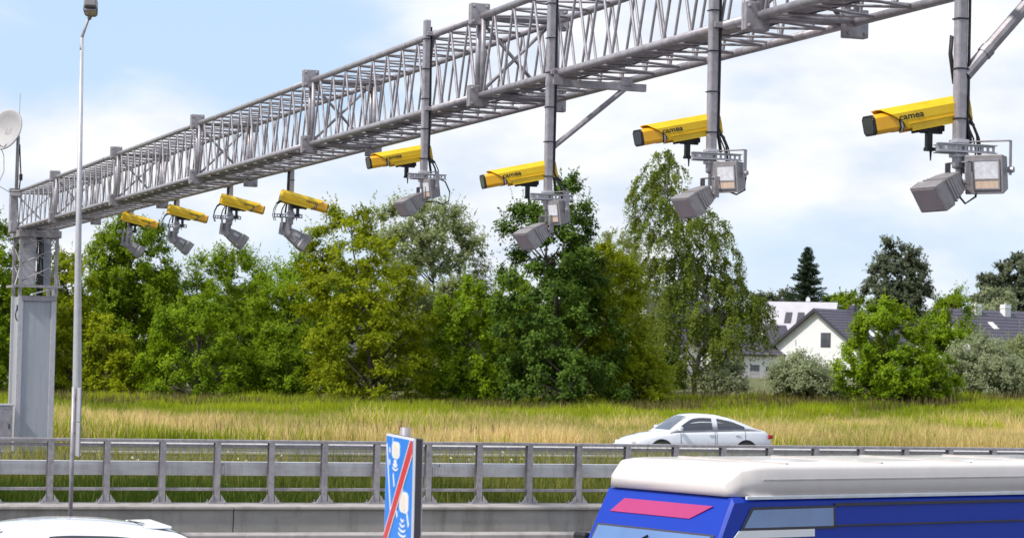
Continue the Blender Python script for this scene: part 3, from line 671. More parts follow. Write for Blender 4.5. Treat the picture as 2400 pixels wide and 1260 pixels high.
# ------------------------------------------------------------------ street lamp, edge-on signs, cabinet, blue sign
def build_street():
    b = at_depth(174, 1120, 58.0); b.z = 0.0
    t = at_depth(192, 88, 58.0)
    r = thing('street_lamp', 'tall tapered grey street lamp beside the gantry column', 'street lamp', b)
    h = t.z; dx = t.x - b.x
    mb = MB(); mb.path([(0, 0, 0), (0.005, 0, 2.0), (dx * .5, 0, h * 0.5), (dx, 0, h)], [0.115, 0.108, 0.075, 0.04], 14); mb.build('pole', M['galv_light'], r, smooth=True)
    e = at_depth(209, 40, 57.8) - b
    mb = MB(); mb.path([(dx, 0, h - 0.3), (dx, 0, h), e], [0.043, 0.036, 0.032], 10); mb.build('arm', M['galv_dark'], r, smooth=True)
    e2 = at_depth(214, 20, 57.5) - b
    ax = Vector((0.10, -0.8, 0.05)).normalized(); rot = ax.to_track_quat('X', 'Z').to_matrix()
    mb = MB()
    sec = lambda x, w, hh, dz: [e2 + rot @ Vector((x, -w, -hh + dz)), e2 + rot @ Vector((x, w, -hh + dz)), e2 + rot @ Vector((x, w * 0.95, hh * 0.3 + dz)), e2 + rot @ Vector((x, w * .6, hh + dz)), e2 + rot @ Vector((x, -w * .6, hh + dz)), e2 + rot @ Vector((x, -w * 0.95, hh * .3 + dz))]
    mb.loft([sec(-0.15, 0.10, 0.1, -0.08), sec(0.0, 0.15, 0.15, -0.02), sec(0.35, 0.17, 0.17, 0.04), sec(0.6, 0.13, 0.12, 0.07)]); lum = mb.build('luminaire', M['lampgrey'], r, bevel=0.02)
    mb = MB(); mb.box(e2 + rot @ Vector((0.28, 0, -0.14)), (0.5, 0.26, 0.05), rot); mb.build('lamp_glass', M['lampface'], lum, bevel=0.015)
    mb = MB(); mb.tube(e - Vector((0, 0, 0.04)), e2 + rot @ Vector((-0.13, 0, -0.1)), 0.05, 10); mb.build('spigot', M['galv_dark'], r)
    # post carrying two plates seen edge-on
    p = at_n(165, 1200, 40.4); p.z = -0.2
    r = thing('sign_post', 'thin galvanised post with two sign plates seen edge on, in front of the railing', 'sign', p, TH)
    hh = at_n(168, 906, 40.4).z + 0.2
    mb = MB(); mb.tube((0, 0, 0), (0.0, 0, hh), 0.035, 10); mb.build('pole', M['galv'], r, smooth=True)
    for z0 in (hh - 0.56, hh - 1.12):
        mb = MB(); mb.box((0.055, -0.02, z0 + 0.275), (0.02, 0.6, 0.545)); pl = mb.build('sign_plate', M['galv_light'], r, bevel=0.004)
        mb = MB(); mb.box((0.075, -0.02, z0 + 0.275), (0.012, 0.56, 0.5)); mb.box((0.04, 0, z0 + 0.4), (0.03, 0.09, 0.04)); mb.build('plate_rib', M['galv_dark'], pl)
    # cabinet at the left edge
    p = at_depth(4, 1050, 70.0); p.z = 0
    r = thing('equipment_cabinet', 'pale grey cabinet at the left edge beside the gantry column', 'cabinet', p, TH)
    mb = MB(); mb.box((0, 0, 0.66), (0.5, 0.45, 1.3)); mb.build('case', M['galv_light'], r, bevel=0.015)
    mb = MB(); mb.box((0, 0, 1.345), (0.56, 0.52, 0.06)); mb.build('lid', M['galv_light'], r, bevel=0.01)
    mb = MB(); mb.box((0, -0.231, 0.7), (0.44, 0.012, 1.1)); d = mb.build('door', M['galv'], r); mb = MB(); mb.box((0.15, -0.245, 0.75), (0.03, 0.02, 0.14)); mb.build('handle', M['black'], d)
build_street()

def build_sign():
    a0 = at_depth(906, 1016, 14.75); a1 = at_depth(970, 1026, 13.88)
    d = (a1 - a0); d.z = 0; wid = d.length; ex = d.normalized(); nrm = Vector((ex.y, -ex.x, 0)); 
    # face looks left and slightly towards the viewer
    if nrm.x > 0: nrm = -nrm
    top = (a0.z + a1.z) / 2; hgt = 0.66
    o = Vector((a0.x, a0.y, 0)); 
    mid = o + ex * (wid * 0.14)
    r = thing('road_sign', 'blue rectangular sign with white camera symbols and a red diagonal stripe', 'road sign', (mid.x, mid.y, -0.2))
    r0 = Vector((mid.x, mid.y, -0.2))
    def q(a, z, k=0.0): return o + ex * a + Vector((0, 0, z)) + nrm * k - r0
    def plate(pts, k0, k1, nm, m, par=r):
        mb = MB(); mb.prism([q(a, z, k0) for a, z in pts], nrm * (k1 - k0)); return mb.build(nm, m, par)
    bot = top - hgt
    rect = lambda a, b, c, d_: [(a, c), (b, c), (b, d_), (a, d_)]
    box_ = plate(rect(0, wid, bot, top), -0.012, 0, 'sign_panel', M['white'])
    plate(rect(0.012, wid - 0.012, bot + 0.012, top - 0.012), 0.0, 0.0015, 'blue_field', M['signblue'], box_)
    # deep channel frame behind
    mb = MB()
    for (a, b, c, d_) in ((0.0, 0.03, bot, top), (wid - 0.03, wid - 0.0005, bot, top)): mb.prism([q(x, z, -0.05) for x, z in rect(a, b, c + 0.001, d_ - 0.001)], nrm * 0.0375)
    mb.prism([q(x, z, -0.05) for x, z in rect(0.03, wid - 0.03, top - 0.03, top - 0.001)], nrm * 0.0375); mb.prism([q(x, z, -0.05) for x, z in rect(0.03, wid - 0.03, bot + 0.001, bot + 0.03)], nrm * 0.0375)
    mb.build('channel_frame', M['trim'], r)
    mb = MB(); mb.prism([q(x, z, -0.056) for x, z in rect(wid - 0.05, wid + 0.002, bot, top)], nrm * 0.0055); mb.prism([q(x, z, -0.056) for x, z in rect(-0.002, 0.05, bot, top)], nrm * 0.0055); mb.build('rear_flange', M['galv'], r)
    # symbols
    def rr(a0, a1, z0, z1, c): 
        return [(a0 + c, z0), (a1 - c, z0), (a1, z0 + c * .4), (a1, z1 - c * .4), (a1 - c, z1), (a0 + c, z1), (a0, z1 - c * .4), (a0, z0 + c * .4)]
    K0, K1, K2 = 0.0015, 0.003, 0.0042
    Z = lambda s: top - s
    def line(p, q_, w):
        (x0, z0), (x1, z1) = p, q_; dx, dz = x1 - x0, z1 - z0; L = math.hypot(dx, dz); nx, nz = -dz / L * w / 2, dx / L * w / 2
        return [(x0 + nx, z0 + nz), (x1 + nx, z1 + nz), (x1 - nx, z1 - nz), (x0 - nx, z0 - nz)]
    plate(rr(0.21, 0.47, Z(0.135), Z(0.037), 0.05), K0, K1, 'camera_symbol', M['white'], box_); plate(rr(0.29, 0.39, Z(0.122), Z(0.050), 0.03), K1, K2, 'camera_symbol_centre', M['signwarm'], box_)
    plate(rr(0.49, 0.78, Z(0.43), Z(0.31), 0.05), K0, K1, 'camera_symbol', M['white'], box_); plate(rr(0.58, 0.70, Z(0.415), Z(0.325), 0.03), K1, K2, 'camera_symbol_centre', M['signwarm'], box_)
    plate([(0.225, Z(0.05)), (0.225, Z(0.015)), (0.24, Z(0.015)), (0.24, Z(0.05))], K0 + .0002, K1 + .0002, 'camera_symbol_aerial', M['white'], box_)
    def arc(cx, cz, ra, rz_, wa, wz, t0, t1):
        t = np.linspace(t0, t1, 13); return [(cx + ra * math.cos(x), cz + rz_ * math.sin(x)) for x in t] + [(cx + (ra - wa) * math.cos(x), cz + (rz_ - wz) * math.sin(x)) for x in t[::-1]]
    def arcs(cx, z0, sizes, nm):
        mb = MB()
        for dz, ra in sizes:
            pts = arc(cx, z0 - dz, ra, 0.022, 0.03, 0.012, math.pi * 1.02, math.pi * 1.98); n = len(pts)
            for i in range(n // 2 - 1):
                mb.prism([q(*pts[i], K0), q(*pts[i + 1], K0), q(*pts[n - 2 - i], K0), q(*pts[n - 1 - i], K0)], nrm * 0.0015)
        mb.build(nm, M['white'], box_)
    arcs(0.33, Z(0.145), [(0.0, 0.05), (0.02, 0.08), (0.04, 0.10)], 'radio_waves'); arcs(0.60, Z(0.465), [(0.0, 0.06), (0.028, 0.09), (0.056, 0.115), (0.084, 0.13)], 'radio_waves')
    plate([(0.30, Z(0.14)), (0.36, Z(0.14)), (0.385, Z(0.18)), (0.275, Z(0.18))], K0, K1 - .0004, 'beam_symbol', M['white'], box_)
    plate(line((0.035, Z(0.06)), (0.20, Z(0.44)), 0.028), K0, K1, 'lane_line', M['white'], box_)
    plate(line((0.265, Z(0.225)), (0.31, Z(0.30)), 0.026), K0, K1, 'lane_line', M['white'], box_)
    plate(line((0.35, Z(0.36)), (0.43, Z(0.47)), 0.026), K0, K1, 'lane_line', M['white'], box_)
    plate(line((0.55, Z(0.265)), (0.60, Z(0.31)), 0.03), K0, K1, 'lane_line', M['white'], box_)
    plate(line((0.74, Z(0.43)), (0.80, Z(0.50)), 0.03), K0, K1, 'lane_line', M['white'], box_)
    for k, z in enumerate((0.08, 0.15)): plate(line((0.13, Z(z)), (0.15, Z(z + 0.03)), 0.026), K0, K1, 'lane_line', M['white'], box_)
    plate([(wid - 0.012, Z(0.012)), (wid - 0.012, Z(0.10)), (0.10, Z(hgt - 0.012)), (0.012, Z(hgt - 0.012)), (0.012, Z(hgt - 0.075)), (wid - 0.10, Z(0.012))], K2, K2 + .0008, 'slash_border', M['white'], box_)
    plate([(wid - 0.013, Z(0.013)), (wid - 0.013, Z(0.082)), (0.078, Z(hgt - 0.013)), (0.013, Z(hgt - 0.013)), (0.013, Z(hgt - 0.06)), (wid - 0.078, Z(0.013))], K2 + .0008, K2 + .0018, 'red_slash', M['signred'], box_)
    pc = o + ex * (wid * 0.14) - nrm * 0.09 - r0
    mb = MB(); mb.tube((pc.x, pc.y, 0), (pc.x, pc.y, top + 0.24), 0.03, 12); mb.build('pole', M['galv'], r, smooth=True)
    mb = MB()
    for z in (top - 0.12, bot + 0.12): mb.box((pc.x, pc.y, z + 0.2), (0.075, 0.09, 0.04))
    mb.build('pole_clamp', M['galv_dark'], r)
build_sign()

# ------------------------------------------------------------------ vehicles
def ip(x, tab):
    xs = [t[0] for t in tab]; return float(np.interp(x, xs, [t[1] for t in tab]))
def smooth_tab(tab, xs):
    # Catmull-like smoothing by repeated averaging of the linear interpolation
    xs = np.asarray(xs); ys = np.interp(xs, [t[0] for t in tab], [t[1] for t in tab])
    return ys
def wheel(mbt, mbr, x, y, r, w):
    s = 1 if y > 0 else -1
    prof = [(r * 0.62, 0), (r * 0.93, 0.0), (r, 0.03), (r, w - 0.03), (r * 0.93, w), (r * 0.62, w)]
    rings = [[(x + a * math.cos(t), y - s * (w - b) if s > 0 else y + (w - b), r + a * math.sin(t)) for t in np.linspace(0, 2 * math.pi, 29)[:-1]] for a, b in prof]
    mbt.loft(rings, caps=False)
    yo = y - s * 0.02
    rings = [[(x + a * math.cos(t), yo - s * b, r + a * math.sin(t)) for t in np.linspace(0, 2 * math.pi, 29)[:-1]] for a, b in ((r * .64, 0), (r * .6, 0.02), (r * .15, 0.005), (r * .05, 0.0))]
    mbr.loft(rings, caps=True)
    for k in range(5):
        t = 2 * math.pi * k / 5; mbr.box((x + r * .36 * math.cos(t), yo + s * 0.004, r + r * .36 * math.sin(t)), (r * .5, 0.02, 0.05), Matrix.Rotation(-t, 3, 'Y'))

def make_car(root, top, roof, width, zb, wheels, L, paint, pillars, spoiler=False, zbot=0.2):
    """top: [(x, z)] hood/belt/boot line; roof: [(x, z)] greenhouse line; width: [(x, half)]"""
    x0, x1 = L
    xs = np.linspace(x0, x1, 61)
    tz = np.interp(xs, [t[0] for t in top], [t[1] for t in top]); wd = np.interp(xs, [t[0] for t in width], [t[1] for t in width])
    def blur(a):
        b = a.copy(); b[1:-1] = 0.25 * a[:-2] + 0.5 * a[1:-1] + 0.25 * a[2:]; return b
    for _ in range(3): tz = blur(tz); wd = blur(wd)
    rings = []
    for x, z, w in zip(xs, tz, wd):
        e = min(1.0, (x - x0) / 0.16 + 0.25, (x1 - x) / 0.16 + 0.25); zl = zbot + (1 - e) * 0.14
        zm = zl + (z - zl) * 0.45
        half = [(w * 0.80, zl), (w * 0.96, zl + 0.06), (w * 1.0, zm - 0.05), (w * 1.0, zm + 0.08), (w * 0.975, z - 0.12), (w * 0.93, z - 0.04), (w * 0.82, z), (w * 0.4, z + 0.025)]
        rings.append([(x, y, zz) for y, zz in half] + [(x, -y, zz) for y, zz in reversed(half)])
    mb = MB(); mb.loft(rings); body = mb.build('body', paint, root, smooth=True)
    # greenhouse
    gx = np.linspace(roof[0][0], roof[-1][0], 57); rz = np.interp(gx, [t[0] for t in roof], [t[1] for t in roof])
    for _ in range(4): rz = blur(rz)
    bz = np.interp(gx, xs, tz) - 0.03; bw = np.interp(gx, xs, wd) * 0.93
    zmax = rz.max()
    def section(i, off=0.0):
        f = max(0.0, (rz[i] - bz[i]) / (zmax - zb)); wr = bw[i] * (1 - 0.24 * f)
        hh = rz[i]
        return [(bw[i] + off, bz[i]), (bw[i] + (wr - bw[i]) * 0.55 + off, bz[i] + (hh - bz[i]) * 0.55), (wr + off, hh - 0.07 * f), (wr - 0.05 + off * .5, hh - 0.02 * f + off * .7), (wr * 0.6, hh + 0.012 * f + off), (0, hh + 0.02 * f + off)]
    rings = []
    for i in range(len(gx)):
        h = section(i); rings.append([(gx[i], y, z) for y, z in h] + [(gx[i], -y, z) for y, z in reversed(h[:-1])])
    mb = MB(); mb.loft(rings); mb.build('roof', paint, root, smooth=True)
    # side windows
    full = [i for i in range(len(gx)) if rz[i] - bz[i] > 0.17]
    for s in (-1, 1):
        for (pa, pb) in pillars:
            idx = [i for i in full if pa <= gx[i] <= pb]
            if len(idx) < 2: continue
            vs = []
            for i in idx:
                h = section(i, 0.006); a, b, c = h[0], h[1], h[2]
                zt = min(c[1] - 0.02, rz[i] - 0.10); zl = bz[i] + 0.05
                def yat(z):
                    return float(np.interp(z, [a[1], b[1], c[1]], [a[0], b[0], c[0]]))
                zt = max(zt, zl + 0.01)
                for z in (zl, (zl + zt) / 2, zt): vs.append((gx[i], s * yat(z), z))
            fs = []
            for k in range(len(idx) - 1):
                for j in range(2): fs.append((3 * k + j, 3 * k + j + 1, 3 * k + 4 + j, 3 * k + 3 + j))
            mb = MB(); mb.add(vs, fs); mb.build('side_window', M['glass'], root, smooth=True)
    # windscreen and rear window: the sloped ends of the greenhouse
    for nm, rng in (('windscreen', range(len(gx) - 1, 0, -1)), ('rear_window', range(len(gx)))):
        idx = []
        for i in rng:
            f = (rz[i] - bz[i]) / (zmax - zb)
            if 0.12 < f < 0.93: idx.append(i)
            elif f >= 0.93: break
        if len(idx) < 2: continue
        vs = []
        for i in idx:
            h = section(i, 0.006); ys = [h[4][0] * t for t in (-1, -0.5, 0, 0.5, 1)]
            for y in ys: vs.append((gx[i], y * 1.25, float(np.interp(abs(y * 1.25), [0, h[4][0], h[3][0]], [h[5][1], h[4][1], h[3][1]]))))
        fs = [(5 * k + j, 5 * k + j + 1, 5 * k + 6 + j, 5 * k + 5 + j) for k in range(len(idx) - 1) for j in range(4)]
        mb = MB(); mb.add(vs, fs); mb.build(nm, M['glass'], root, smooth=True)
    W = wd.max()
    for wx in wheels:
        for s in (-1, 1):
            mbt, mbr = MB(), MB(); wheel(mbt, mbr, wx, s * (W + 0.012), 0.315, 0.2)
            wo = mbt.build('wheel', M['tyre'], root, smooth=True); mbr.build('rim', M['rim'], wo)
            mb = MB(); mb.tube((wx, s * (W - 0.3), 0.33), (wx, s * (W + 0.006), 0.33), 0.37, 28); mb.build('wheel_arch', M['black'], root)
    xf = xs[-1]; xr = xs[0]
    for s in (-1, 1):
        mb = MB(); mb.box((x1 - 0.16, s * (ip(x1 - 0.2, width) - 0.2), ip(x1 - 0.16, top) - 0.10), (0.16, 0.28, 0.12), Matrix.Rotation(s * -0.3, 3, 'Z')); mb.build('headlight', M['lens'], root, bevel=0.02)
        mb = MB(); mb.box((x0 + 0.09, s * (ip(x0 + 0.12, width) - 0.11), ip(x0 + 0.1, top) - 0.14), (0.16, 0.24, 0.13), Matrix.Rotation(s * 0.3, 3, 'Z')); mb.build('tail_light', M['red'], root, bevel=0.02)
        xm = roof[-1][0] - 0.32
        mb = MB(); mb.box((xm, s * (W + 0.07), ip(xm, top) + 0.08), (0.10, 0.18, 0.13)); mb.build('door_mirror', paint, root, bevel=0.03)
        for hx in (pillars[-1][0] + 0.12, pillars[0][0] + 0.25):
            mb = MB(); mb.box((hx, s * (W * 0.985 + 0.012), zb - 0.12), (0.16, 0.02, 0.03)); mb.build('door_handle', paint, root, bevel=0.006)
    for s in (-1, 1):
        for sx in sorted({p_ for q_ in pillars for p_ in q_}):
            i = int(np.argmin(np.abs(xs - sx))); w = wd[i]; z = tz[i]; zl = zbot; zm = zl + (z - zl) * 0.45
            mb = MB(); mb.path([(sx, s * (w * 0.965 + .001), zl + 0.07), (sx, s * (w + .001), zm - 0.05), (sx, s * (w + .001), zm + 0.08), (sx, s * (w * 0.978 + .001), z - 0.12), (sx, s * (w * 0.935), z - 0.04)], 0.007, 5); mb.build('door_seam', M['black'], root)
        mb = MB(); mb.box(((pillars[0][0] + pillars[-1][1]) / 2, s * (W + 0.004), zbot + 0.27), (2.3, 0.02, 0.045)); mb.build('side_moulding', M['galv_dark'], root, bevel=0.005)
    for nm, xx in (('front_bumper', x1 - 0.05), ('rear_bumper', x0 + 0.05)):
        mb = MB(); mb.box((xx, 0, 0.42), (0.14, 1.42, 0.2)); mb.build(nm, paint, root, bevel=0.05)
    if spoiler:
        i = next(k for k in range(len(gx)) if rz[k] > zmax - 0.06)
        mb = MB(); mb.box((gx[i] - 0.02, 0, rz[i] + 0.015), (0.26, 1.0, 0.025), Matrix.Rotation(0.02, 3, 'Y')); mb.build('spoiler', paint, root, bevel=0.012)

def build_vehicles():
    # far sedan
    p = at_depth(1622, 1080, 74.5); p.z = 0.0
    r = thing('parked_car', 'proto', 'car', p, TH + math.pi)
    r.name = 'white_sedan'; r['label'] = 'pale silver white saloon car driving left behind the far guard rail'
    make_car(r, top=[(-2.3, 0.70), (-2.22, 0.93), (-1.9, 1.0), (-1.2, 0.99), (0.7, 0.93), (0.95, 0.92), (1.6, 0.82), (2.1, 0.70), (2.3, 0.52)],
             roof=[(-1.95, 0.95), (-1.62, 1.08), (-0.95, 1.34), (-0.5, 1.42), (0.05, 1.44), (0.35, 1.40), (0.7, 1.19), (1.12, 0.88)],
             width=[(-2.3, 0.66), (-2.1, 0.80), (-1.5, 0.87), (0.8, 0.87), (1.7, 0.83), (2.15, 0.72), (2.3, 0.56)], zb=0.95, wheels=(-1.38, 1.36), L=(-2.3, 2.3), paint=M['carsilver'],
             pillars=[(-1.35, -0.42), (-0.36, 0.75)])
    # near white hatchback, only its roof in the frame
    p = at_depth(72, 1300, 23.5); p.z = -0.2
    r = thing('white_hatchback', 'white car at the bottom left corner, only its roof and window tops visible', 'car', p, TH + math.pi)
    make_car(r, top=[(-2.05, 0.72), (-1.95, 0.95), (-1.6, 0.99), (0.7, 0.95), (0.95, 0.94), (1.5, 0.86), (1.9, 0.75), (2.1, 0.55)],
             roof=[(-1.95, 0.95), (-1.62, 1.20), (-1.35, 1.41), (-0.7, 1.49), (-0.2, 1.50), (0.25, 1.46), (0.62, 1.30), (1.25, 0.90)],
             width=[(-2.05, 0.70), (-1.8, 0.84), (-1.2, 0.88), (0.8, 0.88), (1.6, 0.84), (1.95, 0.74), (2.1, 0.58)], zb=0.95, wheels=(-1.28, 1.25), L=(-2.05, 2.1), paint=M['carwhite'],
             pillars=[(-1.5, -0.95), (-0.88, -0.05), (0.02, 0.8)], spoiler=True)
    # blue van
    yaw = R(36)
    p = at_depth(1765, 1300, 24.4); p.z = -0.2
    r = thing('blue_van', 'blue van with a high cream roof at the bottom right', 'van', p, yaw + math.pi)
    L0, L1 = -4.9, 2.35
    xs = np.linspace(L0, L1, 70)
    ztop = np.interp(xs, [L0, L0 + .05, 1.05, 1.10, 1.40, 1.5, 2.2, 2.35], [1.85, 1.885, 1.885, 1.875, 1.22, 1.13, 1.0, 0.75])
    wd = np.interp(xs, [L0, L0 + 0.12, 1.1, 1.9, 2.25, 2.35], [0.96, 1.0, 1.0, 0.96, 0.86, 0.72])
    rings = []
    for x, z, w in zip(xs, ztop, wd):
        half = [(w * 0.9, 0.28), (w, 0.36), (w * 1.0, 0.9), (w * 0.99, 1.05 if z > 1.1 else z - .08), (w * (1 - 0.06 * max(0, z - 1.05)), z - 0.05), (w * (1 - 0.07 * max(0, z - 1.05)) - 0.03, z)]
        rings.append([(x, y, zz) for y, zz in half] + [(x, -y, zz) for y, zz in reversed(half)])
    mb = MB(); mb.loft(rings); mb.build('body', M['vanblue'], r, smooth=False)
    # high roof
    rx = np.linspace(L0 + 0.02, 1.12, 40); rt = np.interp(rx, [L0, L0 + .06, L0 + 0.15, 0.75, 1.0, 1.12], [2.06, 2.15, 2.18, 2.18, 2.15, 2.02])
    rings = []
    for x, z in zip(rx, rt):
        w = 0.97 if x < 0.6 else 0.97 - 0.10 * ((x - 0.6) / 0.52) ** 3; w = min(w, 0.97)
        k = (z - 1.885)
        half = [(w * 0.99, 1.887), (w * 0.985, 1.885 + k * 0.45), (w * 0.98, 1.885 + k * 0.84), (w * 0.965, 1.885 + k * 0.93), (w * 0.93, 1.885 + k * 0.985), (w * 0.4, 1.885 + k)]
        rings.append([(x, y, zz) for y, zz in half] + [(x, -y, zz) for y, zz in reversed(half)])
    mb = MB(); mb.loft(rings); mb.build('high_roof', M['vancream'], r, smooth=True)
    mb = MB()
    for s in (-1, 1): mb.box(((L0 + 0.9) / 2, s * 0.962, 2.04), (0.9 - L0 - 0.3, 0.01, 0.012))
    for k in range(4): mb.box((0.3 - k * 1.25, 0, 2.183), (0.03, 1.6, 0.012))
    mb.build('roof_seam', M['seam'], r)
    mb = MB()
    for s in (-1, 1): mb.box(((L0 + 1.0) / 2, s * 0.955, 1.877), (1.0 - L0 - 0.1, 0.03, 0.035))
    mb.build('drip_rail', M['lens'], r, bevel=0.006)
    mb = MB()
    for s in (-1, 1): mb.box((-2.5, s * 0.965, 1.80), (4.66, 0.012, 0.026)); mb.box((-2.5, s * 0.976, 1.60), (4.66, 0.012, 0.016))
    mb.build('side_groove', M['trim'], r)
    for s in (-1, 1):
        yy = lambda z: s * (1.0 * (1 - 0.06 * max(0, z - 1.05)) + 0.004)
        mb = MB(); mb.prism([(x, yy(z), z) for x, z in [(-0.18, 1.575), (1.03, 1.575), (0.885, 1.79), (-0.18, 1.795)]], (0, s * 0.003, 0)); mb.build('window_seal', M['trim'], r)
        mb = MB(); pts = [(-0.15, 1.60), (0.98, 1.60), (0.86, 1.765), (-0.15, 1.77)]
        mb.prism([(x, yy(z), z) for x, z in pts], (0, s * 0.006, 0)); mb.build('cab_window', M['paleglass'], r)
        mb = MB(); mb.prism([(x, yy(z), z) for x, z in [(0.1, 1.505), (1.12, 1.505), (1.05, 1.575), (0.1, 1.575)]], (0, s * 0.008, 0)); mb.build('white_stripe', M['white'], r)
        mb = MB(); mb.prism([(x, yy(z), z) for x, z in [(0.35, 1.2), (1.35, 1.2), (1.15, 1.47), (0.35, 1.47)]], (0, s * 0.007, 0)); mb.build('pale_panel', M['vanblue2'], r)
        mb = MB(); mb.prism([(x, s * (1.0 + 0.003), z) for x, z in [(-0.2, 0.95), (1.6, 0.98), (1.3, 1.07), (-0.2, 1.03)]], (0, s * 0.006, 0)); mb.build('red_flash', M['vanred'], r)
        mb = MB(); mb.box((1.25, s * 1.13, 1.28), (0.10, 0.2, 0.3)); mb.build('door_mirror', M['black'], r, bevel=0.03)
        mb = MB(); mb.box((2.22, s * 0.68, 0.86), (0.2, 0.3, 0.2), Matrix.Rotation(-s * 0.3, 3, 'Z')); mb.build('headlight', M['lens'], r, bevel=0.03)
        mb = MB(); mb.box((L0 - 0.01, s * 0.9, 1.2), (0.04, 0.12, 0.5)); mb.build('tail_light', M['red'], r, bevel=0.01)
        for wx in (-3.1, 1.55):
            mbt, mbr = MB(), MB(); wheel(mbt, mbr, wx, s * 1.01, 0.34, 0.23); wo = mbt.build('wheel', M['tyre'], r, smooth=True); mbr.build('rim', M['rim'], wo)
            mb = MB(); mb.tube((wx, s * 0.7, 0.36), (wx, s * 1.004, 0.36), 0.41, 28); mb.build('wheel_arch', M['black'], r)
    # windscreen on the slope, painted header with red flashes above it
    def slope(f, y, k=0.0): return (1.10 + 0.30 * f + k * 1.6, y, 1.875 - 0.655 * f + k)
    mb = MB(); mb.prism([slope(0.56, -0.84), slope(0.56, 0.84), slope(0.97, 0.88), slope(0.97, -0.88)], (0.012, 0, 0.012)); mb.build('windscreen', M['paleglass'], r)
    mb = MB(); mb.prism([slope(0.525, -0.875), slope(0.525, 0.875), slope(0.99, 0.91), slope(0.99, -0.91)], (0.006, 0, 0.006)); mb.build('windscreen_seal', M['trim'], r)
    mb = MB()
    for y0 in (-0.45, 0.35): mb.tube(slope(0.97, y0, 0.012), slope(0.64, y0 + 0.42, 0.016), 0.010, 5)
    mb.build('wiper', M['black'], r)
    mb = MB(); mb.prism([slope(0.14, -0.6), slope(0.14, 0.72), slope(0.34, 0.45), slope(0.34, -0.75)], (0.008, 0, 0.008)); mb.build('red_flash', M['vanred'], r)
    mb = MB(); mb.prism([(1.78, -0.85, 1.135), (2.15, -0.75, 1.045), (2.15, 0.75, 1.045), (1.78, 0.85, 1.135)], (0.002, 0, 0.01)); mb.build('bonnet_flash', M['vanred'], r)
    mb = MB(); mb.box((2.3, 0, 0.5), (0.2, 1.7, 0.28)); mb.build('front_bumper', M['trim'], r, bevel=0.05)
build_vehicles()

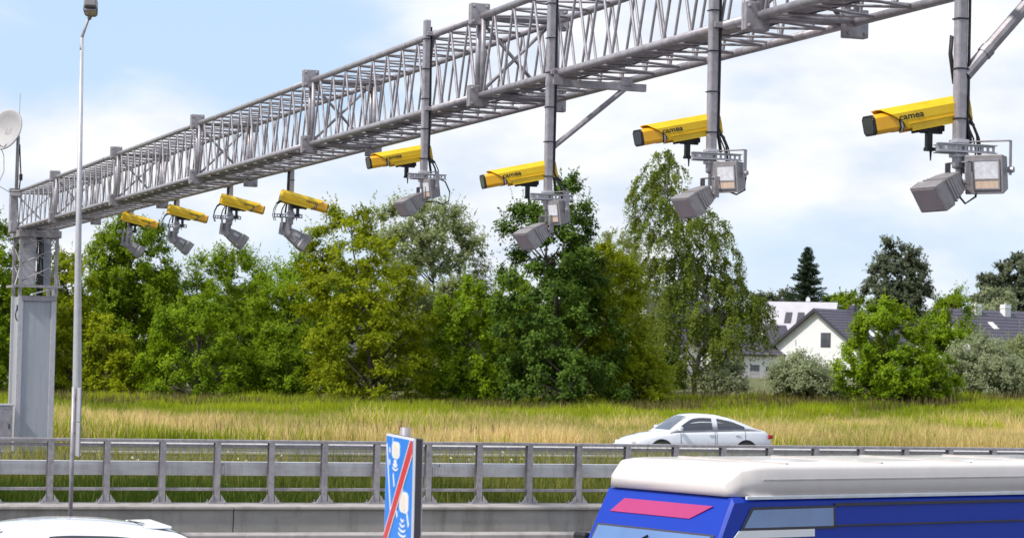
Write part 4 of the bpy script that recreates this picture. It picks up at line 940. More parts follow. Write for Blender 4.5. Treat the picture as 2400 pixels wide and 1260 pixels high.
# ------------------------------------------------------------------ houses
def house(name_label, x, y_ridge, depth, yaw, wid, length, eave, ridge, roofmat, wins=(), skylights=(), chimneys=(), ground=None, cat='house', tiles=True):
    """gable apex at picture column x; local x along the ridge away from the visible gable, local y across"""
    apex = at_depth(x, y_ridge, depth)
    gz = float(height(apex.x, apex.y)) - 0.1
    r = thing('gabled_house', name_label, cat, (apex.x, apex.y, gz), yaw)
    H = apex.z - gz if ridge is None else ridge
    ev = H * eave
    mb = MB(); hw = wid / 2
    sec = lambda xx: [(xx, -hw, 0), (xx, hw, 0), (xx, hw, ev), (xx, 0, H - 0.18), (xx, -hw, ev)]
    mb.loft([sec(0.0), sec(length)]); mb.build('wall', M['wall'], r)
    ov = 0.55; sl = (H - ev) / hw; t = 0.22
    mb = MB()
    def slab(s):
        a = [(-ov, 0, H), (-ov, s * (hw + ov), ev - sl * ov), (length + ov, s * (hw + ov), ev - sl * ov), (length + ov, 0, H)]
        vs = a + [(x_, y_, z_ - t) for x_, y_, z_ in a]
        mb.add(vs, [(0, 1, 2, 3), (7, 6, 5, 4), (0, 4, 5, 1), (1, 5, 6, 2), (2, 6, 7, 3), (3, 7, 4, 0)])
    slab(1); slab(-1)
    if tiles:
        for s in (1, -1):
            for k in range(1, 14):
                f = k / 14; yv = s * (hw + ov) * f; zv = H - sl * (hw + ov) * f
                mb.box((length / 2, yv, zv + 0.015), (length + 2 * ov, 0.05, 0.05))
    roof = mb.build('roof', roofmat, r)
    mb = MB()
    for s in (1, -1):
        mb.tube((-ov - .03, s * (hw + ov + 0.06), ev - sl * ov - 0.1), (length + ov, s * (hw + ov + 0.06), ev - sl * ov - 0.1), 0.08, 8)
        mb.add([(-ov - 0.04, 0, H + .02), (-ov - 0.04, s * (hw + ov), ev - sl * ov + .02), (-ov - 0.04, s * (hw + ov), ev - sl * ov - 0.36), (-ov - 0.04, 0, H - 0.36),
                (-ov + 0.02, 0, H + .02), (-ov + 0.02, s * (hw + ov), ev - sl * ov + .02), (-ov + 0.02, s * (hw + ov), ev - sl * ov - 0.36), (-ov + 0.02, 0, H - 0.36)],
               [(0, 1, 2, 3), (7, 6, 5, 4), (0, 4, 5, 1), (1, 5, 6, 2), (2, 6, 7, 3), (3, 7, 4, 0)])
    mb.tube((-0.12, -hw - 0.05, 0), (-0.12, -hw - 0.05, ev - 0.3), 0.06, 8)
    mb.build('roof_trim', M['trim'], roof)
    for (face, a, z, w, h) in wins:        # face 'g' gable, 'l' / 'r' long sides (y < 0, y > 0)
        if face == 'g': c = Vector((-0.01, a, z)); sz = (0.08, w, h); dirv = Vector((-1, 0, 0))
        else:
            s = -1 if face == 'l' else 1; c = Vector((a, s * (hw + 0.01), z)); sz = (w, 0.08, h); dirv = Vector((0, s, 0))
        mb = MB(); mb.box(c, sz); wo = mb.build('window', M['trim'], r)
        for k in (-1, 1):
            mb = MB(); off = Vector((0, k * w * 0.235, 0)) if face == 'g' else Vector((k * w * 0.235, 0, 0))
            mb.box(c + off + dirv * 0.035, (0.03, w * 0.40, h * 0.84) if face == 'g' else (w * 0.40, 0.03, h * 0.84)); mb.build('pane', M['winglass'], wo)
    for (s, xx, f, w, h) in skylights:     # s side, along ridge, fraction down the slope
        yv = s * (hw + ov) * f; zv = H - sl * (hw + ov) * f; ang = -s * math.atan(sl)
        mb = MB(); mb.box((xx, yv, zv + 0.07), (w, h, 0.1), Matrix.Rotation(ang, 3, 'X')); so = mb.build('skylight', M['white'] if roofmat is M['roofdark'] else M['trim'], roof)
    for (xx, yy, w, top, m) in chimneys:
        mb = MB(); mb.box((xx, yy, H - sl * abs(yy) + (top - 0.8) / 2), (w, w * 0.8, top + 0.8)); mb.box((xx, yy, H - sl * abs(yy) + top - .35), (w + 0.12, w * 0.8 + 0.12, 0.1)); ch = mb.build('chimney', M[m], roof)
        mb = MB(); mb.tube((xx, yy, H - sl * abs(yy) + top - .3), (xx, yy, H - sl * abs(yy) + top + 0.15), 0.12, 8); mb.build('flue', M['galv_light'], ch)
    return r
def build_houses():
    house('white gabled house with dark tiled roof and one gable window beside the birch', 1915, 722, 258, R(46), 10.6, 9.5, 0.50, None, M['roofdark'],
          wins=[('g', -1.2, 4.15, 1.25, 1.5), ('g', 2.5, 1.6, 1.4, 1.3)], skylights=[(-1, 4.6, 0.62, 0.75, 1.3), (-1, 6.2, 0.62, 0.75, 1.3)], chimneys=[(5.6, -0.6, 0.8, 0.9, 'roofdark')])
    house('house with pale sheet roof and two dark skylights behind the white gabled house', 1800, 706, 285, R(-16), 9.5, 7.5, 0.45, None, M['rooflight'],
          skylights=[(-1, 2.7, 0.36, 0.75, 1.7), (-1, 4.1, 0.36, 0.75, 1.7)], chimneys=[(1.6, 0.3, 0.5, 0.7, 'trim'), (4.6, 0.3, 0.4, 0.8, 'wall')], tiles=False)
    house('low white wing with dark roof and small square windows half hidden by the birch', 1655, 757, 264, R(8), 7.5, 8.2, 0.52, None, M['roofdark'],
          wins=[('l', 4.5, 0.9, 0.95, 1.0), ('l', 6.1, 0.85, 0.8, 0.8), ('l', 1.5, 0.9, 0.95, 1.0)], skylights=[(-1, 5.7, 0.42, 0.7, 1.3)])
    house('house under a wide dark roof with white chimneys at the right edge', 2212, 722, 262, R(36), 12.5, 13.0, 0.42, None, M['roofdark'],
          wins=[('g', 0.0, 4.0, 1.2, 1.4), ('g', -3.2, 1.6, 1.4, 1.3)], skylights=[(-1, 8.2, 0.7, 0.8, 1.4), (-1, 5.0, 0.36, 0.7, 1.2)], chimneys=[(4.4, -0.5, 0.9, 1.0, 'wall'), (8.8, -0.6, 0.9, 1.1, 'wall')])
    house('white house with dark roof glimpsed through the willow, left of the birch', 1505, 690, 268, R(38), 9.0, 8.0, 0.48, None, M['roofdark'], wins=[('g', 0.0, 4.2, 1.2, 1.3)])
    house('pale house glimpsed low between the left trees', 700, 732, 262, R(30), 9.0, 9.0, 0.48, None, M['roofdark'], wins=[('g', 0.0, 4.0, 1.2, 1.3)])
    a = at_depth(1690, 874, 256); a.z = float(height(a.x, a.y)) - 0.45
    r = thing('board_fence', 'grey board fence below the low white wing', 'fence', a, R(4))
    mb = MB(); k = 0
    while k < 26: mb.box((k * 0.2, 0, 0.55), (0.17, 0.03, 1.1)); k += 1
    mb.build('boards', M['fence'], r)
    mb = MB()
    for i in range(4): mb.box((0.1 + i * 1.65, 0.06, 0.58), (0.09, 0.09, 1.16))
    mb.build('posts', M['fence'], r)
build_houses()

# ------------------------------------------------------------------ foliage
def quads_mesh(name, P, A, B, tint, m, parent):
    """rhombic leaves: centres P, half axes A, B"""
    n = len(P); V = np.empty((n, 4, 3), np.float32)
    V[:, 0] = P - A; V[:, 1] = P + B - A * 0.1; V[:, 2] = P + A; V[:, 3] = P - B - A * 0.1
    me = bpy.data.meshes.new(name); me.vertices.add(4 * n); me.vertices.foreach_set('co', V.ravel())
    me.loops.add(4 * n); me.loops.foreach_set('vertex_index', np.arange(4 * n, dtype=np.int32))
    me.polygons.add(n); me.polygons.foreach_set('loop_start', np.arange(0, 4 * n, 4, dtype=np.int32))
    at = me.attributes.new('tint', 'FLOAT', 'FACE'); at.data.foreach_set('value', tint.astype(np.float32))
    me.materials.append(m); me.update(calc_edges=True)
    o = bpy.data.objects.new(name, me); COL.objects.link(o); o.parent = parent
    return o
def unit(v): return v / np.maximum(np.linalg.norm(v, axis=-1, keepdims=True), 1e-6)

LM = {}
LM['lime'] = leaf_mat('yellow_green_leaves', (0.125, 0.170, 0.004), (0.36, 0.41, 0.010))
LM['green'] = leaf_mat('mid_green_leaves', (0.085, 0.15, 0.005), (0.27, 0.38, 0.014))
LM['bright'] = leaf_mat('bright_green_leaves', (0.09, 0.165, 0.005), (0.30, 0.43, 0.016))
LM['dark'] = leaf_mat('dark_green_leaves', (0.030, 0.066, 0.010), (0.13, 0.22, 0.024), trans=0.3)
LM['willow'] = leaf_mat('grey_green_leaves', (0.16, 0.20, 0.07), (0.40, 0.44, 0.20))
LM['silver'] = leaf_mat('silvery_leaves', (0.17, 0.21, 0.10), (0.45, 0.48, 0.29))
LM['birch'] = leaf_mat('birch_leaves', (0.07, 0.105, 0.014), (0.24, 0.295, 0.04))
LM['greybirch'] = leaf_mat('greyish_leaves', (0.075, 0.095, 0.055), (0.20, 0.225, 0.13))
LM['spruce'] = leaf_mat('spruce_needles', (0.020, 0.040, 0.022), (0.07, 0.105, 0.05), trans=0.1)

def tree(name, label, cat, outline, depth, leaf, seed, style='broad', n=70, size=0.26, group=None, trunk_r=0.16, bark='bark', tw=13, nl=17, density=1.0, base_y=None, sparse_top=0):
    rng = np.random.default_rng(seed)
    o = sorted(outline, key=lambda t: -t[0])                     # bottom first
    pts = [(at_depth((xl + xr) / 2, y, depth), (xr - xl) / 2 * depth / FPX) for y, xl, xr in o]
    zs = np.array([p.z for p, _ in pts]); xc = np.array([p.x for p, _ in pts]); rx = np.array([max(r_, 0.15) for _, r_ in pts])
    cx = xc[0]; base = np.array([cx, depth, 0.0]); base[2] = float(height(cx, depth)) - 0.05
    r = thing(name, label, cat, tuple(base), 0, group)
    zs = zs - base[2]; xc = xc - cx; H = zs[-1]
    zmin = max(0.15, zs[0])
    # clump centres
    n = int(n * density * 1.75); size = size * 0.86
    zz = np.linspace(zs[0], zs[-1], 200); ww = np.interp(zz, zs, rx) ** 1.3; ww /= ww.sum()
    cz = rng.choice(zz, n, p=ww) + rng.normal(0, 0.25, n); cz = np.clip(cz, zmin, H)
    rr = np.interp(cz, zs, rx); cc = np.interp(cz, zs, xc)
    ang = rng.uniform(0, 2 * math.pi, n); rho = rng.uniform(0, 1, n) ** 0.42 * rng.uniform(0.82, 1.06, n)
    C = np.stack([cc + rr * rho * np.cos(ang), rr * 0.85 * rho * np.sin(ang), cz], -1)
    inner = np.stack([cc, 0 * cc, cz], -1)
    out = unit(C - inner + np.array([0, 0, 0.01]))
    # trunk and limbs
    mb = MB(); th = H * (0.86 if style != 'shrub' else 0.6)
    tp = []; k = 9
    wob = rng.normal(0, 0.12, (k + 1, 2)) * min(1.0, H / 10)
    for i in range(k + 1):
        z = th * i / k; tp.append((float(np.interp(z, zs, xc)) * min(1, z / (H * 0.3)) + wob[i, 0] * (i > 0), wob[i, 1] * (i > 0), z))
    mb.path(tp, [trunk_r * (1 - 0.85 * i / k) for i in range(k + 1)], 8, 0)
    if style == 'shrub':
        for j in range(5):
            e = C[rng.integers(n)]; mb.path([(0, 0, 0), (e[0] * .4, e[1] * .4, e[2] * .55), tuple(e)], [trunk_r * .6, trunk_r * .35, 0.015], 5)
    for i in rng.choice(n, min(n, 46), replace=False):
        e = C[i]; d = math.hypot(e[0] - np.interp(e[2], zs, xc), e[1]); z0 = max(0.08 * H, min(e[2] - 0.75 * d - 0.2, th * 0.95)); tx = np.interp(z0, [p[2] for p in tp], [p[0] for p in tp]); ty = np.interp(z0, [p[2] for p in tp], [p[1] for p in tp])
        s0 = np.array([tx, ty, z0]); m_ = s0 * 0.45 + e * 0.55 + np.array([0, 0, 0.12 * d])
        mb.path([tuple(s0), tuple(m_), tuple(e)], [min(trunk_r * .42, 0.022 + 0.02 * d), 0.02 + 0.006 * d, 0.012], 5, cap=False)
    mb.build('trunk', M[bark], r, smooth=True)
    # leaves on twigs
    P = []; A = []; B = []; T = []
    ct = rng.beta(2.2, 2.2, n)
    def emit(pos, dirs, ctint, sz, thin=0.5, outs=None):
        m_ = len(pos)
        nr = unit(outs * 0.75 + np.array([0, 0, 0.55]) + rng.normal(0, 0.42, (m_, 3))); a = dirs + rng.normal(0, 0.5, (m_, 3)); a = unit(a - nr * (a * nr).sum(-1, keepdims=True)); b = np.cross(nr, a)
        s = sz * rng.uniform(0.65, 1.25, m_)
        P.append(pos); A.append(a * (s * 0.5)[:, None]); B.append(b * (s * 0.5 * thin)[:, None]); T.append(np.clip(0.5 * ctint + 0.5 * rng.uniform(0, 1, m_), 0, 1))
    if style in ('broad', 'shrub', 'layer', 'willow'):
        up = {'broad': 0.35, 'shrub': 0.55, 'layer': 0.1, 'willow': 0.75}[style]
        thin = {'broad': 0.62, 'shrub': 0.58, 'layer': 0.55, 'willow': 0.5}[style]
        Lt = {'broad': 0.85, 'shrub': 0.8, 'layer': 1.1, 'willow': 1.25}[style] * (0.55 + 0.45 * min(1, H / 10))
        D = unit(out[:, None, :] * 0.6 + np.array([0, 0, up]) + rng.normal(0, 0.65, (n, tw, 3)) * np.array([1, 1, 0.55 if style == 'layer' else 1]))
        Ln = Lt * rng.uniform(0.55, 1.3, (n, tw, 1, 1))
        t = np.broadcast_to(((np.arange(nl) + 0.5) / nl)[None, None, :, None], (n, tw, nl, 1)) + rng.uniform(-.05, .05, (n, tw, nl, 1))
        pos = C[:, None, None, :] + D[:, :, None, :] * t * Ln + np.array([0, 0, -1.0]) * (t ** 2) * Ln * (0.22 if style == 'layer' else 0.1) + rng.normal(0, 0.10 + 0.03 * (style == 'broad'), (n, tw, nl, 3))
        dd = np.broadcast_to(D[:, :, None, :], pos.shape); cti = np.broadcast_to(ct[:, None, None] + rng.normal(0, .1, (n, tw, 1)), (n, tw, nl))
        emit(pos.reshape(-1, 3), dd.reshape(-1, 3), cti.reshape(-1), size, thin, np.repeat(unit(out[:, None, :] * 0.6 + D * 0.5), nl, axis=1).reshape(-1, 3))
        # leading shoots that break the outline
        ns = 26 if style != 'willow' else 46
        idx = np.argsort(-(C[:, 2] + np.abs(rho) * 1.5 + rng.normal(0, H * 0.12, n)))[:ns]
        D = unit(out[idx] * 0.45 + np.array([0, 0, 1.0]) + rng.normal(0, .25, (len(idx), 3))); Ln = rng.uniform(0.7, 1.8, (len(idx), 1, 1)) * Lt
        t = np.linspace(0.1, 1, 16)[None, :, None]
        pos = C[idx][:, None, :] + D[:, None, :] * t * Ln + rng.normal(0, 0.07, (len(idx), 16, 3)) * (1.2 - t)
        emit(pos.reshape(-1, 3), np.broadcast_to(D[:, None, :], pos.shape).reshape(-1, 3), np.repeat(ct[idx], 16), size * 0.85, thin, np.repeat(out[idx], 16, axis=0))
    elif style == 'birch':
        tw2 = tw
        D = unit(out[:, None, :] * 0.9 + rng.normal(0, 0.55, (n, tw2, 3)) * np.array([1, 1, .5]) + np.array([0, 0, 0.25]))
        Ln = rng.uniform(0.5, 1.0, (n, tw2, 1, 1)); dr = rng.uniform(0.6, 2.3, (n, tw2, 1, 1)) * min(1.0, H / 9)
        t = np.broadcast_to(((np.arange(nl) + 0.5) / nl)[None, None, :, None], (n, tw2, nl, 1))
        pos = C[:, None, None, :] + D[:, :, None, :] * np.sqrt(t) * Ln + np.array([0, 0, -1.0]) * (t ** 1.4) * dr + rng.normal(0, 0.07, (n, tw2, nl, 3))
        pos[..., 2] = np.maximum(pos[..., 2], 0.3)
        cti = np.broadcast_to(ct[:, None, None] + rng.normal(0, .1, (n, tw2, 1)), (n, tw2, nl))
        dd = np.broadcast_to(np.array([0, 0, -1.0]), pos.shape)
        emit(pos.reshape(-1, 3), dd.reshape(-1, 3), cti.reshape(-1), size, 0.6, np.repeat(unit(out[:, None, :] * 0.6 + D * 0.5), nl, axis=1).reshape(-1, 3))
    pos = np.concatenate(P); 
    quads_mesh('crown', pos, np.concatenate(A), np.concatenate(B), np.concatenate(T), LM[leaf], r)
    return r

def spruce(label, x, y_top, y_base, hw_px, depth, seed, name='spruce_tree'):
    rng = np.random.default_rng(seed)
    top = at_depth(x, y_top, depth); b = Vector((top.x, depth, float(height(top.x, depth)) - 0.05)); H = top.z - b.z; Rm = hw_px * depth / FPX
    r = thing(name, label, 'tree', b)
    mb = MB(); mb.tube((0, 0, 0), (0, 0, H), 0.22, 8, 0.02); 
    P = []; A = []; B = []; T = []
    z = 1.0
    while z < H - 0.15:
        f = 1 - z / H; L = Rm * min(1.0, 0.06 + 1.15 * f ** 0.85) * (1.0 if f < 0.75 else 0.9)
        nb = 8
        for k in range(nb):
            a = rng.uniform(0, 2 * math.pi); l = L * rng.uniform(0.65, 1.2); tl = np.linspace(0.1, 1, max(6, int(l * 13)))
            d = np.array([math.cos(a), math.sin(a), 0]); pos = d * (tl * l)[:, None]; pos[:, 2] = z - 0.30 * l * tl + 0.28 * l * tl ** 2.2
            if k < 4: mb.path([(0, 0, z), tuple(pos[len(tl) // 2]), tuple(pos[-1])], [0.035, 0.02, 0.008], 4, cap=False)
            side = np.array([-d[1], d[0], 0])
            for rep in range(5):
                off = rng.normal(0, 1, len(tl)) * 0.16 * (1.3 - tl) * max(.6, l / 2)
                pp = pos + side * off[:, None] + np.stack([0 * tl, 0 * tl, -np.abs(rng.normal(0, 0.13, len(tl)))], -1)
                aa = unit(d + side * np.sign(off)[:, None] * 0.8 + rng.normal(0, .3, (len(tl), 3)) + np.array([0, 0, -0.3])); bb = unit(np.cross(aa, rng.normal(0, 1, (len(tl), 3))))
                s = rng.uniform(0.2, 0.38, len(tl)); P.append(pp); A.append(aa * (s / 2)[:, None]); B.append(bb * (s * 0.14)[:, None]); T.append(np.clip(rng.uniform(0, .5, len(tl)) + 0.5 * rng.uniform(), 0, 1))
        z += 0.30 * (0.6 + 0.6 * f)
    mb.build('trunk', M['bark'], r, smooth=True)
    quads_mesh('crown', np.concatenate(P), np.concatenate(A), np.concatenate(B), np.concatenate(T), LM['spruce'], r)

def build_trees():
    row = 'trees and bushes of the front row'
    T = tree
    T('leafy_tree', 'light green tree cut by the left edge behind the gantry column', 'tree', [(495, -40, 15), (560, -80, 38), (700, -110, 75), (850, -110, 80), (925, -100, 70)], 172, 'green', 1, n=110)
    T('leafy_tree', 'yellow green tree standing between the gantry column and the lamp post', 'tree', [(585, 125, 160), (660, 100, 220), (780, 85, 250), (925, 90, 240)], 178, 'lime', 2, n=70)
    T('leafy_tree', 'tall dark green tree under the leftmost small yellow camera', 'tree', [(503, 285, 350), (545, 225, 385), (620, 195, 415), (740, 200, 425), (925, 215, 420)], 186, 'green', 3, n=175, trunk_r=0.22)
    T('leafy_tree', 'green tree with upright shoots under the third small yellow camera', 'tree', [(580, 530, 575), (625, 445, 610), (700, 425, 640), (925, 435, 650)], 190, 'green', 4, style='willow', n=90)
    T('leafy_tree', 'fresh green tree just left of the big yellow green tree', 'tree', [(603, 670, 710), (645, 605, 765), (740, 580, 775), (925, 590, 770)], 184, 'bright', 5, style='willow', n=85)
    T('leafy_bush', 'light green bush in front of the tall dark tree', 'bush', [(695, 440, 495), (750, 350, 575), (850, 315, 615), (940, 320, 610)], 168, 'bright', 6, style='shrub', n=75, trunk_r=0.1)
    T('leafy_bush', 'small olive bush right beside the lamp post', 'bush', [(750, 225, 270), (830, 190, 325), (935, 185, 335)], 170, 'lime', 7, style='shrub', n=42, trunk_r=0.08)
    T('leafy_bush', 'dark low bush filling the gap left of the big yellow green tree', 'bush', [(770, 625, 690), (850, 570, 735), (940, 575, 740)], 170, 'green', 8, style='shrub', n=50, trunk_r=0.09)
    T('leafy_tree', 'big yellow green tree with layered branches in the middle of the row', 'tree', [(462, 805, 832), (500, 775, 870), (540, 735, 920), (620, 695, 965), (720, 680, 1000), (830, 700, 1030), (940, 720, 1015)], 165, 'lime', 9, style='layer', n=130, trunk_r=0.2, tw=14)
    T('willow_tree', 'airy pale grey green willow under the hanging floodlight in the middle', 'tree', [(468, 950, 1000), (500, 885, 1080), (580, 870, 1145), (680, 880, 1155), (900, 900, 1140)], 196, 'willow', 10, style='willow', n=170, nl=16, size=0.31)
    T('leafy_bush', 'bright green bush between the yellow green tree and the dark tree', 'bush', [(665, 1060, 1115), (710, 1015, 1185), (820, 990, 1205), (942, 1000, 1200)], 168, 'bright', 11, style='shrub', n=85, trunk_r=0.11)
    T('oak_tree', 'very dark green tree in the centre behind the post with the diagonal brace', 'tree', [(412, 1300, 1340), (460, 1240, 1365), (540, 1175, 1390), (640, 1155, 1425), (760, 1160, 1450), (870, 1170, 1480), (945, 1190, 1500)], 163, 'dark', 12, n=125, trunk_r=0.24, size=0.28, tw=13)
    T('leafy_tree', 'olive green tree leaning out to the right of the dark central tree', 'tree', [(575, 1395, 1440), (630, 1340, 1490), (740, 1340, 1505), (830, 1350, 1550), (900, 1370, 1600), (948, 1385, 1605)], 167, 'lime', 13, style='layer', n=115, trunk_r=0.18)
    T('willow_tree', 'thin pale willow behind the olive tree, left of the birch', 'tree', [(562, 1415, 1465), (640, 1385, 1530), (760, 1405, 1555), (900, 1420, 1560)], 194, 'willow', 14, style='willow', n=80, nl=16, size=0.27)
    T('birch_tree', 'tall weeping birch with hanging branches right of centre', 'tree', [(350, 1535, 1575), (400, 1500, 1600), (470, 1475, 1660), (540, 1480, 1720), (620, 1500, 1740), (690, 1510, 1790), (700, 1510, 1800), (780, 1520, 1832), (830, 1540, 1740), (880, 1570, 1690)], 184, 'birch', 15, style='birch', n=185, tw=12, nl=17, size=0.23, trunk_r=0.2, bark='birchbark')
    spruce('dark pointed spruce standing behind the white house', 1893, 575, 720, 82, 304, 16)
    T('birch_tree', 'greyish weeping tree behind the houses, right of the spruce', 'tree', [(568, 2085, 2125), (610, 2045, 2165), (680, 2025, 2180), (750, 2040, 2185), (840, 2060, 2180)], 292, 'greybirch', 17, style='willow', n=120, tw=12, nl=15, size=0.5, trunk_r=0.25)
    T('leafy_tree', 'grey green tree cut by the right edge behind the dark roof', 'tree', [(605, 2375, 2440), (640, 2305, 2470), (700, 2280, 2480), (850, 2290, 2480)], 300, 'greybirch', 18, n=170, size=0.5, trunk_r=0.3)
    T('willow_tree', 'pale yellow green tree behind the chimneys at the right', 'tree', [(672, 2325, 2355), (700, 2285, 2385), (770, 2285, 2390), (850, 2300, 2380)], 280, 'silver', 19, n=45, size=0.32)
    T('leafy_bush', 'bright green round bush in front of the white house gable', 'bush', [(705, 2060, 2105), (750, 2000, 2150), (830, 1965, 2215), (900, 1945, 2245), (935, 1965, 2230)], 166, 'bright', 20, style='shrub', n=105, trunk_r=0.12)
    T('leafy_bush', 'tall loose green bush before the white gable of the right edge house', 'bush', [(690, 2222, 2245), (735, 2185, 2270), (820, 2150, 2290), (925, 2165, 2270)], 180, 'bright', 21, style='willow', n=50, trunk_r=0.1)
    T('willow_bush', 'silvery willow bush in front of the low white wing and gable', 'bush', [(840, 1850, 1880), (862, 1815, 1930), (892, 1795, 1975), (922, 1800, 1985)], 174, 'silver', 22, style='willow', n=80, size=0.23, nl=13, trunk_r=0.08)
    T('willow_bush', 'wide silvery willow bush at the right under the dark roof', 'bush', [(802, 2280, 2310), (835, 2225, 2390), (880, 2190, 2440), (940, 2195, 2440)], 174, 'silver', 23, style='willow', n=120, size=0.22, trunk_r=0.07)
    T('willow_bush', 'grey green willow bush cut by the right edge', 'bush', [(790, 2370, 2440), (850, 2330, 2480), (935, 2330, 2480)], 182, 'willow', 24, style='willow', n=70, size=0.22, trunk_r=0.07)
    T('willow_bush', 'low silvery bush at the foot of the birch', 'bush', [(840, 1690, 1720), (875, 1645, 1745), (912, 1640, 1750)], 182, 'silver', 25, style='willow', n=30, size=0.2, trunk_r=0.06)
    T('leafy_tree', 'round green tree far behind, between spruce and greyish weeping tree', 'tree', [(688, 1965, 2000), (712, 1920, 2050), (800, 1920, 2060)], 310, 'green', 26, n=50, size=0.4)
    T('leafy_tree', 'dull green treetop far behind the pale sheet roof', 'tree', [(684, 1795, 1840), (705, 1760, 1860), (800, 1770, 1850)], 320, 'greybirch', 27, n=40, size=0.4)
    T('leafy_tree', 'green treetop far behind the left gable of the right edge house', 'tree', [(700, 2215, 2240), (730, 2190, 2260), (800, 2180, 2270)], 300, 'green', 28, n=25, size=0.4)
    # second row that closes the gaps
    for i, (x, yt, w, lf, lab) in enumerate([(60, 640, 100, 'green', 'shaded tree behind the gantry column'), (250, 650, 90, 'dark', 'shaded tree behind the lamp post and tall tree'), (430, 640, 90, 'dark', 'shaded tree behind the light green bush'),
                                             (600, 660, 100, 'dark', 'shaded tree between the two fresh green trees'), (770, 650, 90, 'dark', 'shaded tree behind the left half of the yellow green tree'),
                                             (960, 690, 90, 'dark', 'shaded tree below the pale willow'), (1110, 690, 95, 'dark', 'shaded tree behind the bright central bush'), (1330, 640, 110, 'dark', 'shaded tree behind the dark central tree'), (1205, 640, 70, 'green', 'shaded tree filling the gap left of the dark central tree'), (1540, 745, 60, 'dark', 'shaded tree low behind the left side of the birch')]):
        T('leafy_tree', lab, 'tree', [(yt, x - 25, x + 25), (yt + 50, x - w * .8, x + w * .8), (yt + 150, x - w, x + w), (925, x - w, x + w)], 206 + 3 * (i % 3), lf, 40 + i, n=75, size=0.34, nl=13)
build_trees()
def build_far_wood():
    rng = np.random.default_rng(77); n = 120000
    X = rng.uniform(-260, 300, n); Y = 335 + rng.normal(0, 6, n) - 0.0012 * X ** 2 * (np.abs(X) > 60)
    side = np.where(X < 0, sstep((-X - 45) / 25), sstep((X - 62) / 25)); Y = Y - 110 * side
    top = 5.5 + 3.5 * vnoise(X + 300, 0 * X + 5, 51, 9.0) + 2.0 * vnoise(X + 300, 0 * X + 50, 52, 3.0)
    z = height(X, Y) + top * rng.uniform(0, 1, n) ** 0.8
    P = np.stack([X, Y, z], -1).astype(np.float32)
    nr = unit(np.array([0, -0.5, 0.6]) + rng.normal(0, .5, (n, 3))); a = unit(np.cross(nr, rng.normal(0, 1, (n, 3)))); b = np.cross(nr, a); sz = rng.uniform(0.25, 0.6, n)[:, None]
    o = quads_mesh('far_wood', P, a * sz, b * sz * 0.7, np.clip(vnoise(X + 300, z * 2 + 20, 53, 2.5) * .7 + rng.uniform(0, .4, n), 0, 1), LM['green'], None)
    tag(o, 'low far off belt of trees closing the view behind the houses', 'wood', kind='stuff')

# ------------------------------------------------------------------ grass
def blades(name, pos, h, w, tint, m, seed, lean=0.35):
    rng = np.random.default_rng(seed); n = len(pos)
    a = rng.uniform(0, math.pi * 2, n); side = np.stack([np.cos(a), np.sin(a), 0 * a], -1) * (w / 2)[:, None]
    ld = rng.uniform(0, math.pi * 2, n); ln = np.abs(rng.normal(0, lean, n)) * h; L = np.stack([np.cos(ld) * ln, np.sin(ld) * ln, 0 * ln], -1); Z = np.stack([0 * h, 0 * h, h], -1)
    V = np.empty((n, 5, 3), np.float32)
    V[:, 0] = pos - side; V[:, 1] = pos + side; mid = pos + Z * 0.62 + L * 0.4; V[:, 2] = mid + side * 0.85; V[:, 3] = mid - side * 0.85; V[:, 4] = pos + Z * 0.97 + L
    me = bpy.data.meshes.new(name); me.vertices.add(5 * n); me.vertices.foreach_set('co', V.ravel())
    li = (np.arange(n)[:, None] * 5 + np.array([0, 1, 2, 3, 3, 2, 4])[None]).astype(np.int32).ravel()
    me.loops.add(7 * n); me.loops.foreach_set('vertex_index', li)
    ls = (np.arange(n)[:, None] * 7 + np.array([0, 4])[None]).astype(np.int32).ravel()
    me.polygons.add(2 * n); me.polygons.foreach_set('loop_start', ls)
    at = me.attributes.new('tint', 'FLOAT', 'FACE'); at.data.foreach_set('value', np.repeat(tint, 2).astype(np.float32))
    me.materials.append(m); me.update(calc_edges=True)
    o = bpy.data.objects.new(name, me); COL.objects.link(o); return o
def vnoise(x, y, seed, sc_):
    rng = np.random.default_rng(seed); g = rng.uniform(0, 1, (64, 64)); x = x / sc_ % 63; y = y / sc_ % 63
    i = x.astype(int); j = y.astype(int); fx = sstep(x - i); fy = sstep(y - j)
    return (g[i, j] * (1 - fx) + g[(i + 1) % 64, j] * fx) * (1 - fy) + (g[i, (j + 1) % 64] * (1 - fx) + g[(i + 1) % 64, (j + 1) % 64] * fx) * fy
GM = {}
GM['dry'] = leaf_mat('dry_grass_blades', (0.34, 0.33, 0.075), (0.86, 0.66, 0.31), trans=0.45)
GM['lush'] = leaf_mat('lush_grass_blades', (0.13, 0.20, 0.008), (0.40, 0.46, 0.02), trans=0.45)
GM['mid'] = leaf_mat('median_grass_blades', (0.05, 0.085, 0.008), (0.42, 0.38, 0.10), trans=0.35)  # dark end: deep green weeds with the shade under the beam painted in
GM['reed'] = leaf_mat('dead_stalks', (0.07, 0.06, 0.02), (0.24, 0.19, 0.08), trans=0.2)
GM['flower'] = leaf_mat('white_weed_flowers', (0.55, 0.5, 0.2), (0.8, 0.8, 0.74), trans=0.3)
GM['seed'] = leaf_mat('brown_seed_heads', (0.20, 0.13, 0.06), (0.42, 0.29, 0.16), trans=0.2)
def scatter(rng, n, n0, n1, xpad=1.08):
    # random points of the meadow inside the wedge the photograph looks over, widened
    nn = rng.uniform(n0, n1, n); X = rng.uniform(-1, 1, n); depth = nn / 0.99
    p = np.stack([X * depth * 0.225 * xpad, depth + X * depth * 0.07, 0 * X], -1)
    return p
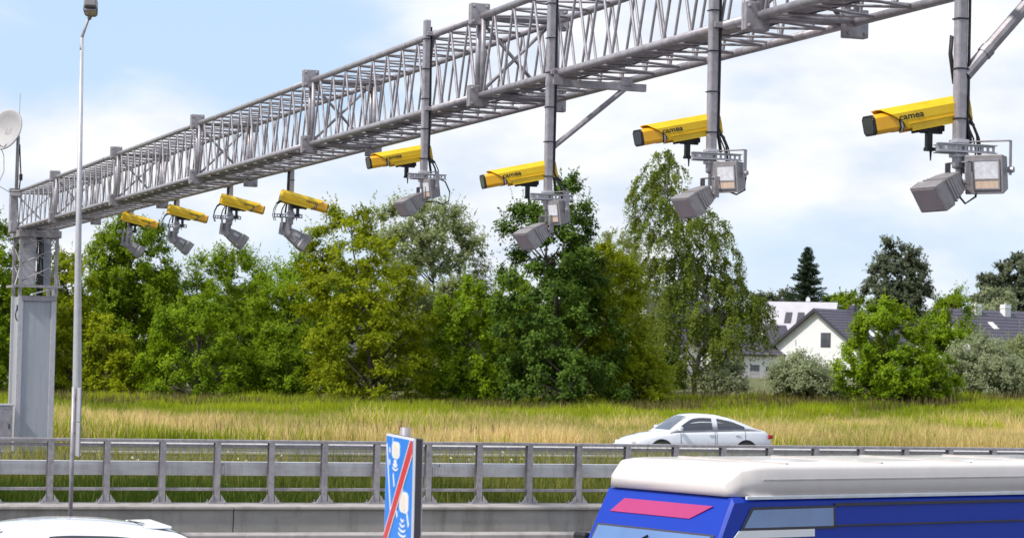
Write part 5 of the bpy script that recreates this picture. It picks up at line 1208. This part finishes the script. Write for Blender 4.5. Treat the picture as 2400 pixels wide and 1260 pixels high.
def build_grass():
    rng = np.random.default_rng(11)
    p = scatter(rng, 520000, 75, 173, 1.32)
    nco = -p[:, 0] * math.sin(TH) + p[:, 1] * math.cos(TH)
    ok = nco > 73.2; p = p[ok]
    p[:, 2] = height(p[:, 0], p[:, 1])
    k1 = vnoise(p[:, 0] + 500, p[:, 1], 1, 9.0); k2 = vnoise(p[:, 0] + 500, p[:, 1] + 99, 2, 2.2)
    # far band of the meadow is lush and green, near band dry; the border wanders
    edge = 119 + 30 * (k1 - 0.5) + 0.9 * p[:, 0] + 8 * (k2 - .5) + rng.normal(0, 7, len(p))
    lush = (p[:, 1] > edge) | ((vnoise(p[:, 0] + 500, p[:, 1] * 0.6, 31, 3.5) + rng.normal(0, 0.14, len(p)) > 0.80)) | ((k1 > 0.72) & (rng.uniform(0, 1, len(p)) < 0.5))
    near = ~lush
    h = 0.76 * (0.34 + 0.5 * k2 + 0.45 * k1 * k1 + 0.35 * vnoise(p[:, 0] + 500, p[:, 1], 21, 1.1)) * rng.uniform(0.55, 1.25, len(p)) * (1 + 0.3 * sstep((vnoise(p[:, 0] + 500, p[:, 1], 44, 5.0) - 0.5) / 0.25))
    w = 0.011 + 0.00021 * p[:, 1]
    k3 = vnoise(p[:, 0] + 500, p[:, 1] * 0.5, 9, 4.0); tint = np.clip(0.3 * k2 + 0.3 * k1 + 0.55 * k3 - 0.05 + rng.normal(0, 0.2, len(p)), 0, 1)
    o = blades('dry_meadow_grass', p[near], h[near], w[near], tint[near], GM['dry'], 1); tag(o, 'tall straw coloured meadow grass behind the guard rail', 'grass', kind='stuff')
    o = blades('lush_meadow_grass', p[lush], h[lush] * 0.95, w[lush] * 1.2, tint[lush], GM['lush'], 2); tag(o, 'lush green grass band in front of the trees', 'grass', kind='stuff')
    q = scatter(rng, 11000, 80, 172); q[:, 2] = height(q[:, 0], q[:, 1]); k = vnoise(q[:, 0] + 500, q[:, 1], 5, 6.0); sel = (k > 0.5) & ((-q[:, 0] * math.sin(TH) + q[:, 1] * math.cos(TH)) > 75); q = q[sel]
    hs = rng.uniform(0.6, 1.1, len(q)); o = blades('brown_grass_stalks', q, hs, np.full(len(q), 0.04), rng.uniform(0, 1, len(q)), GM['seed'], 3, 0.12); tag(o, 'brown flowering stalks standing out of the meadow grass', 'grass', kind='stuff')
    q = scatter(rng, 26000, 140, 174); q[:, 2] = height(q[:, 0], q[:, 1]); k = vnoise(q[:, 0] + 500, q[:, 1], 15, 3.0); q = q[(k > 0.35) & (q[:, 1] > 148 + 0.35 * q[:, 0] + 8 * (k - .5))]
    hs = rng.uniform(0.6, 1.25, len(q)); o = blades('brown_reeds', q, hs, np.full(len(q), 0.06), rng.uniform(0, 0.7, len(q)), GM['reed'], 13, 0.15); tag(o, 'brownish reeds and dead stalks at the foot of the trees', 'grass', kind='stuff')
    # median between railing and guard rail
    m = 70000; u = rng.uniform(-16, 26, m); n = 43.5 + (rng.uniform(0, 1, m) ** 1.3) * 15.2
    X = u * math.cos(TH) - n * math.sin(TH); Y = u * math.sin(TH) + n * math.cos(TH); p = np.stack([X, Y, 0 * X - 0.05], -1)
    p[:, 2] = np.where(n < 44.5, -0.3, -0.05)
    k = vnoise(u + 200, n, 6, 1.6); k2 = vnoise(u + 200, n + 40, 7, 5)
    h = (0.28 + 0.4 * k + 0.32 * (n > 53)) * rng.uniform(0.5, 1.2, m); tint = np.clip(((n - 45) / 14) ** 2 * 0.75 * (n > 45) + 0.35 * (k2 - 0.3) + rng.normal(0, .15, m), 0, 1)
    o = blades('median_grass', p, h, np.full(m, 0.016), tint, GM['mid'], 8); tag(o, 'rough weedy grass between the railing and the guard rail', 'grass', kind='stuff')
    m = 420; u = rng.uniform(-16, 26, m); n = rng.uniform(50, 58.7, m); sel = vnoise(u + 200, n, 17, 2.5) > 0.55; u = u[sel]; n = n[sel]
    p = np.stack([u * math.cos(TH) - n * math.sin(TH), u * math.sin(TH) + n * math.cos(TH), rng.uniform(0.35, 0.65, len(u))], -1)
    o = blades('white_weed_flowers', p, np.full(len(u), 0.05), np.full(len(u), 0.06), rng.uniform(0, 1, len(u)), GM['flower'], 18, 0.6); tag(o, 'small white and yellow weed flowers before the guard rail', 'flowers', kind='stuff')
build_grass()
build_far_wood()
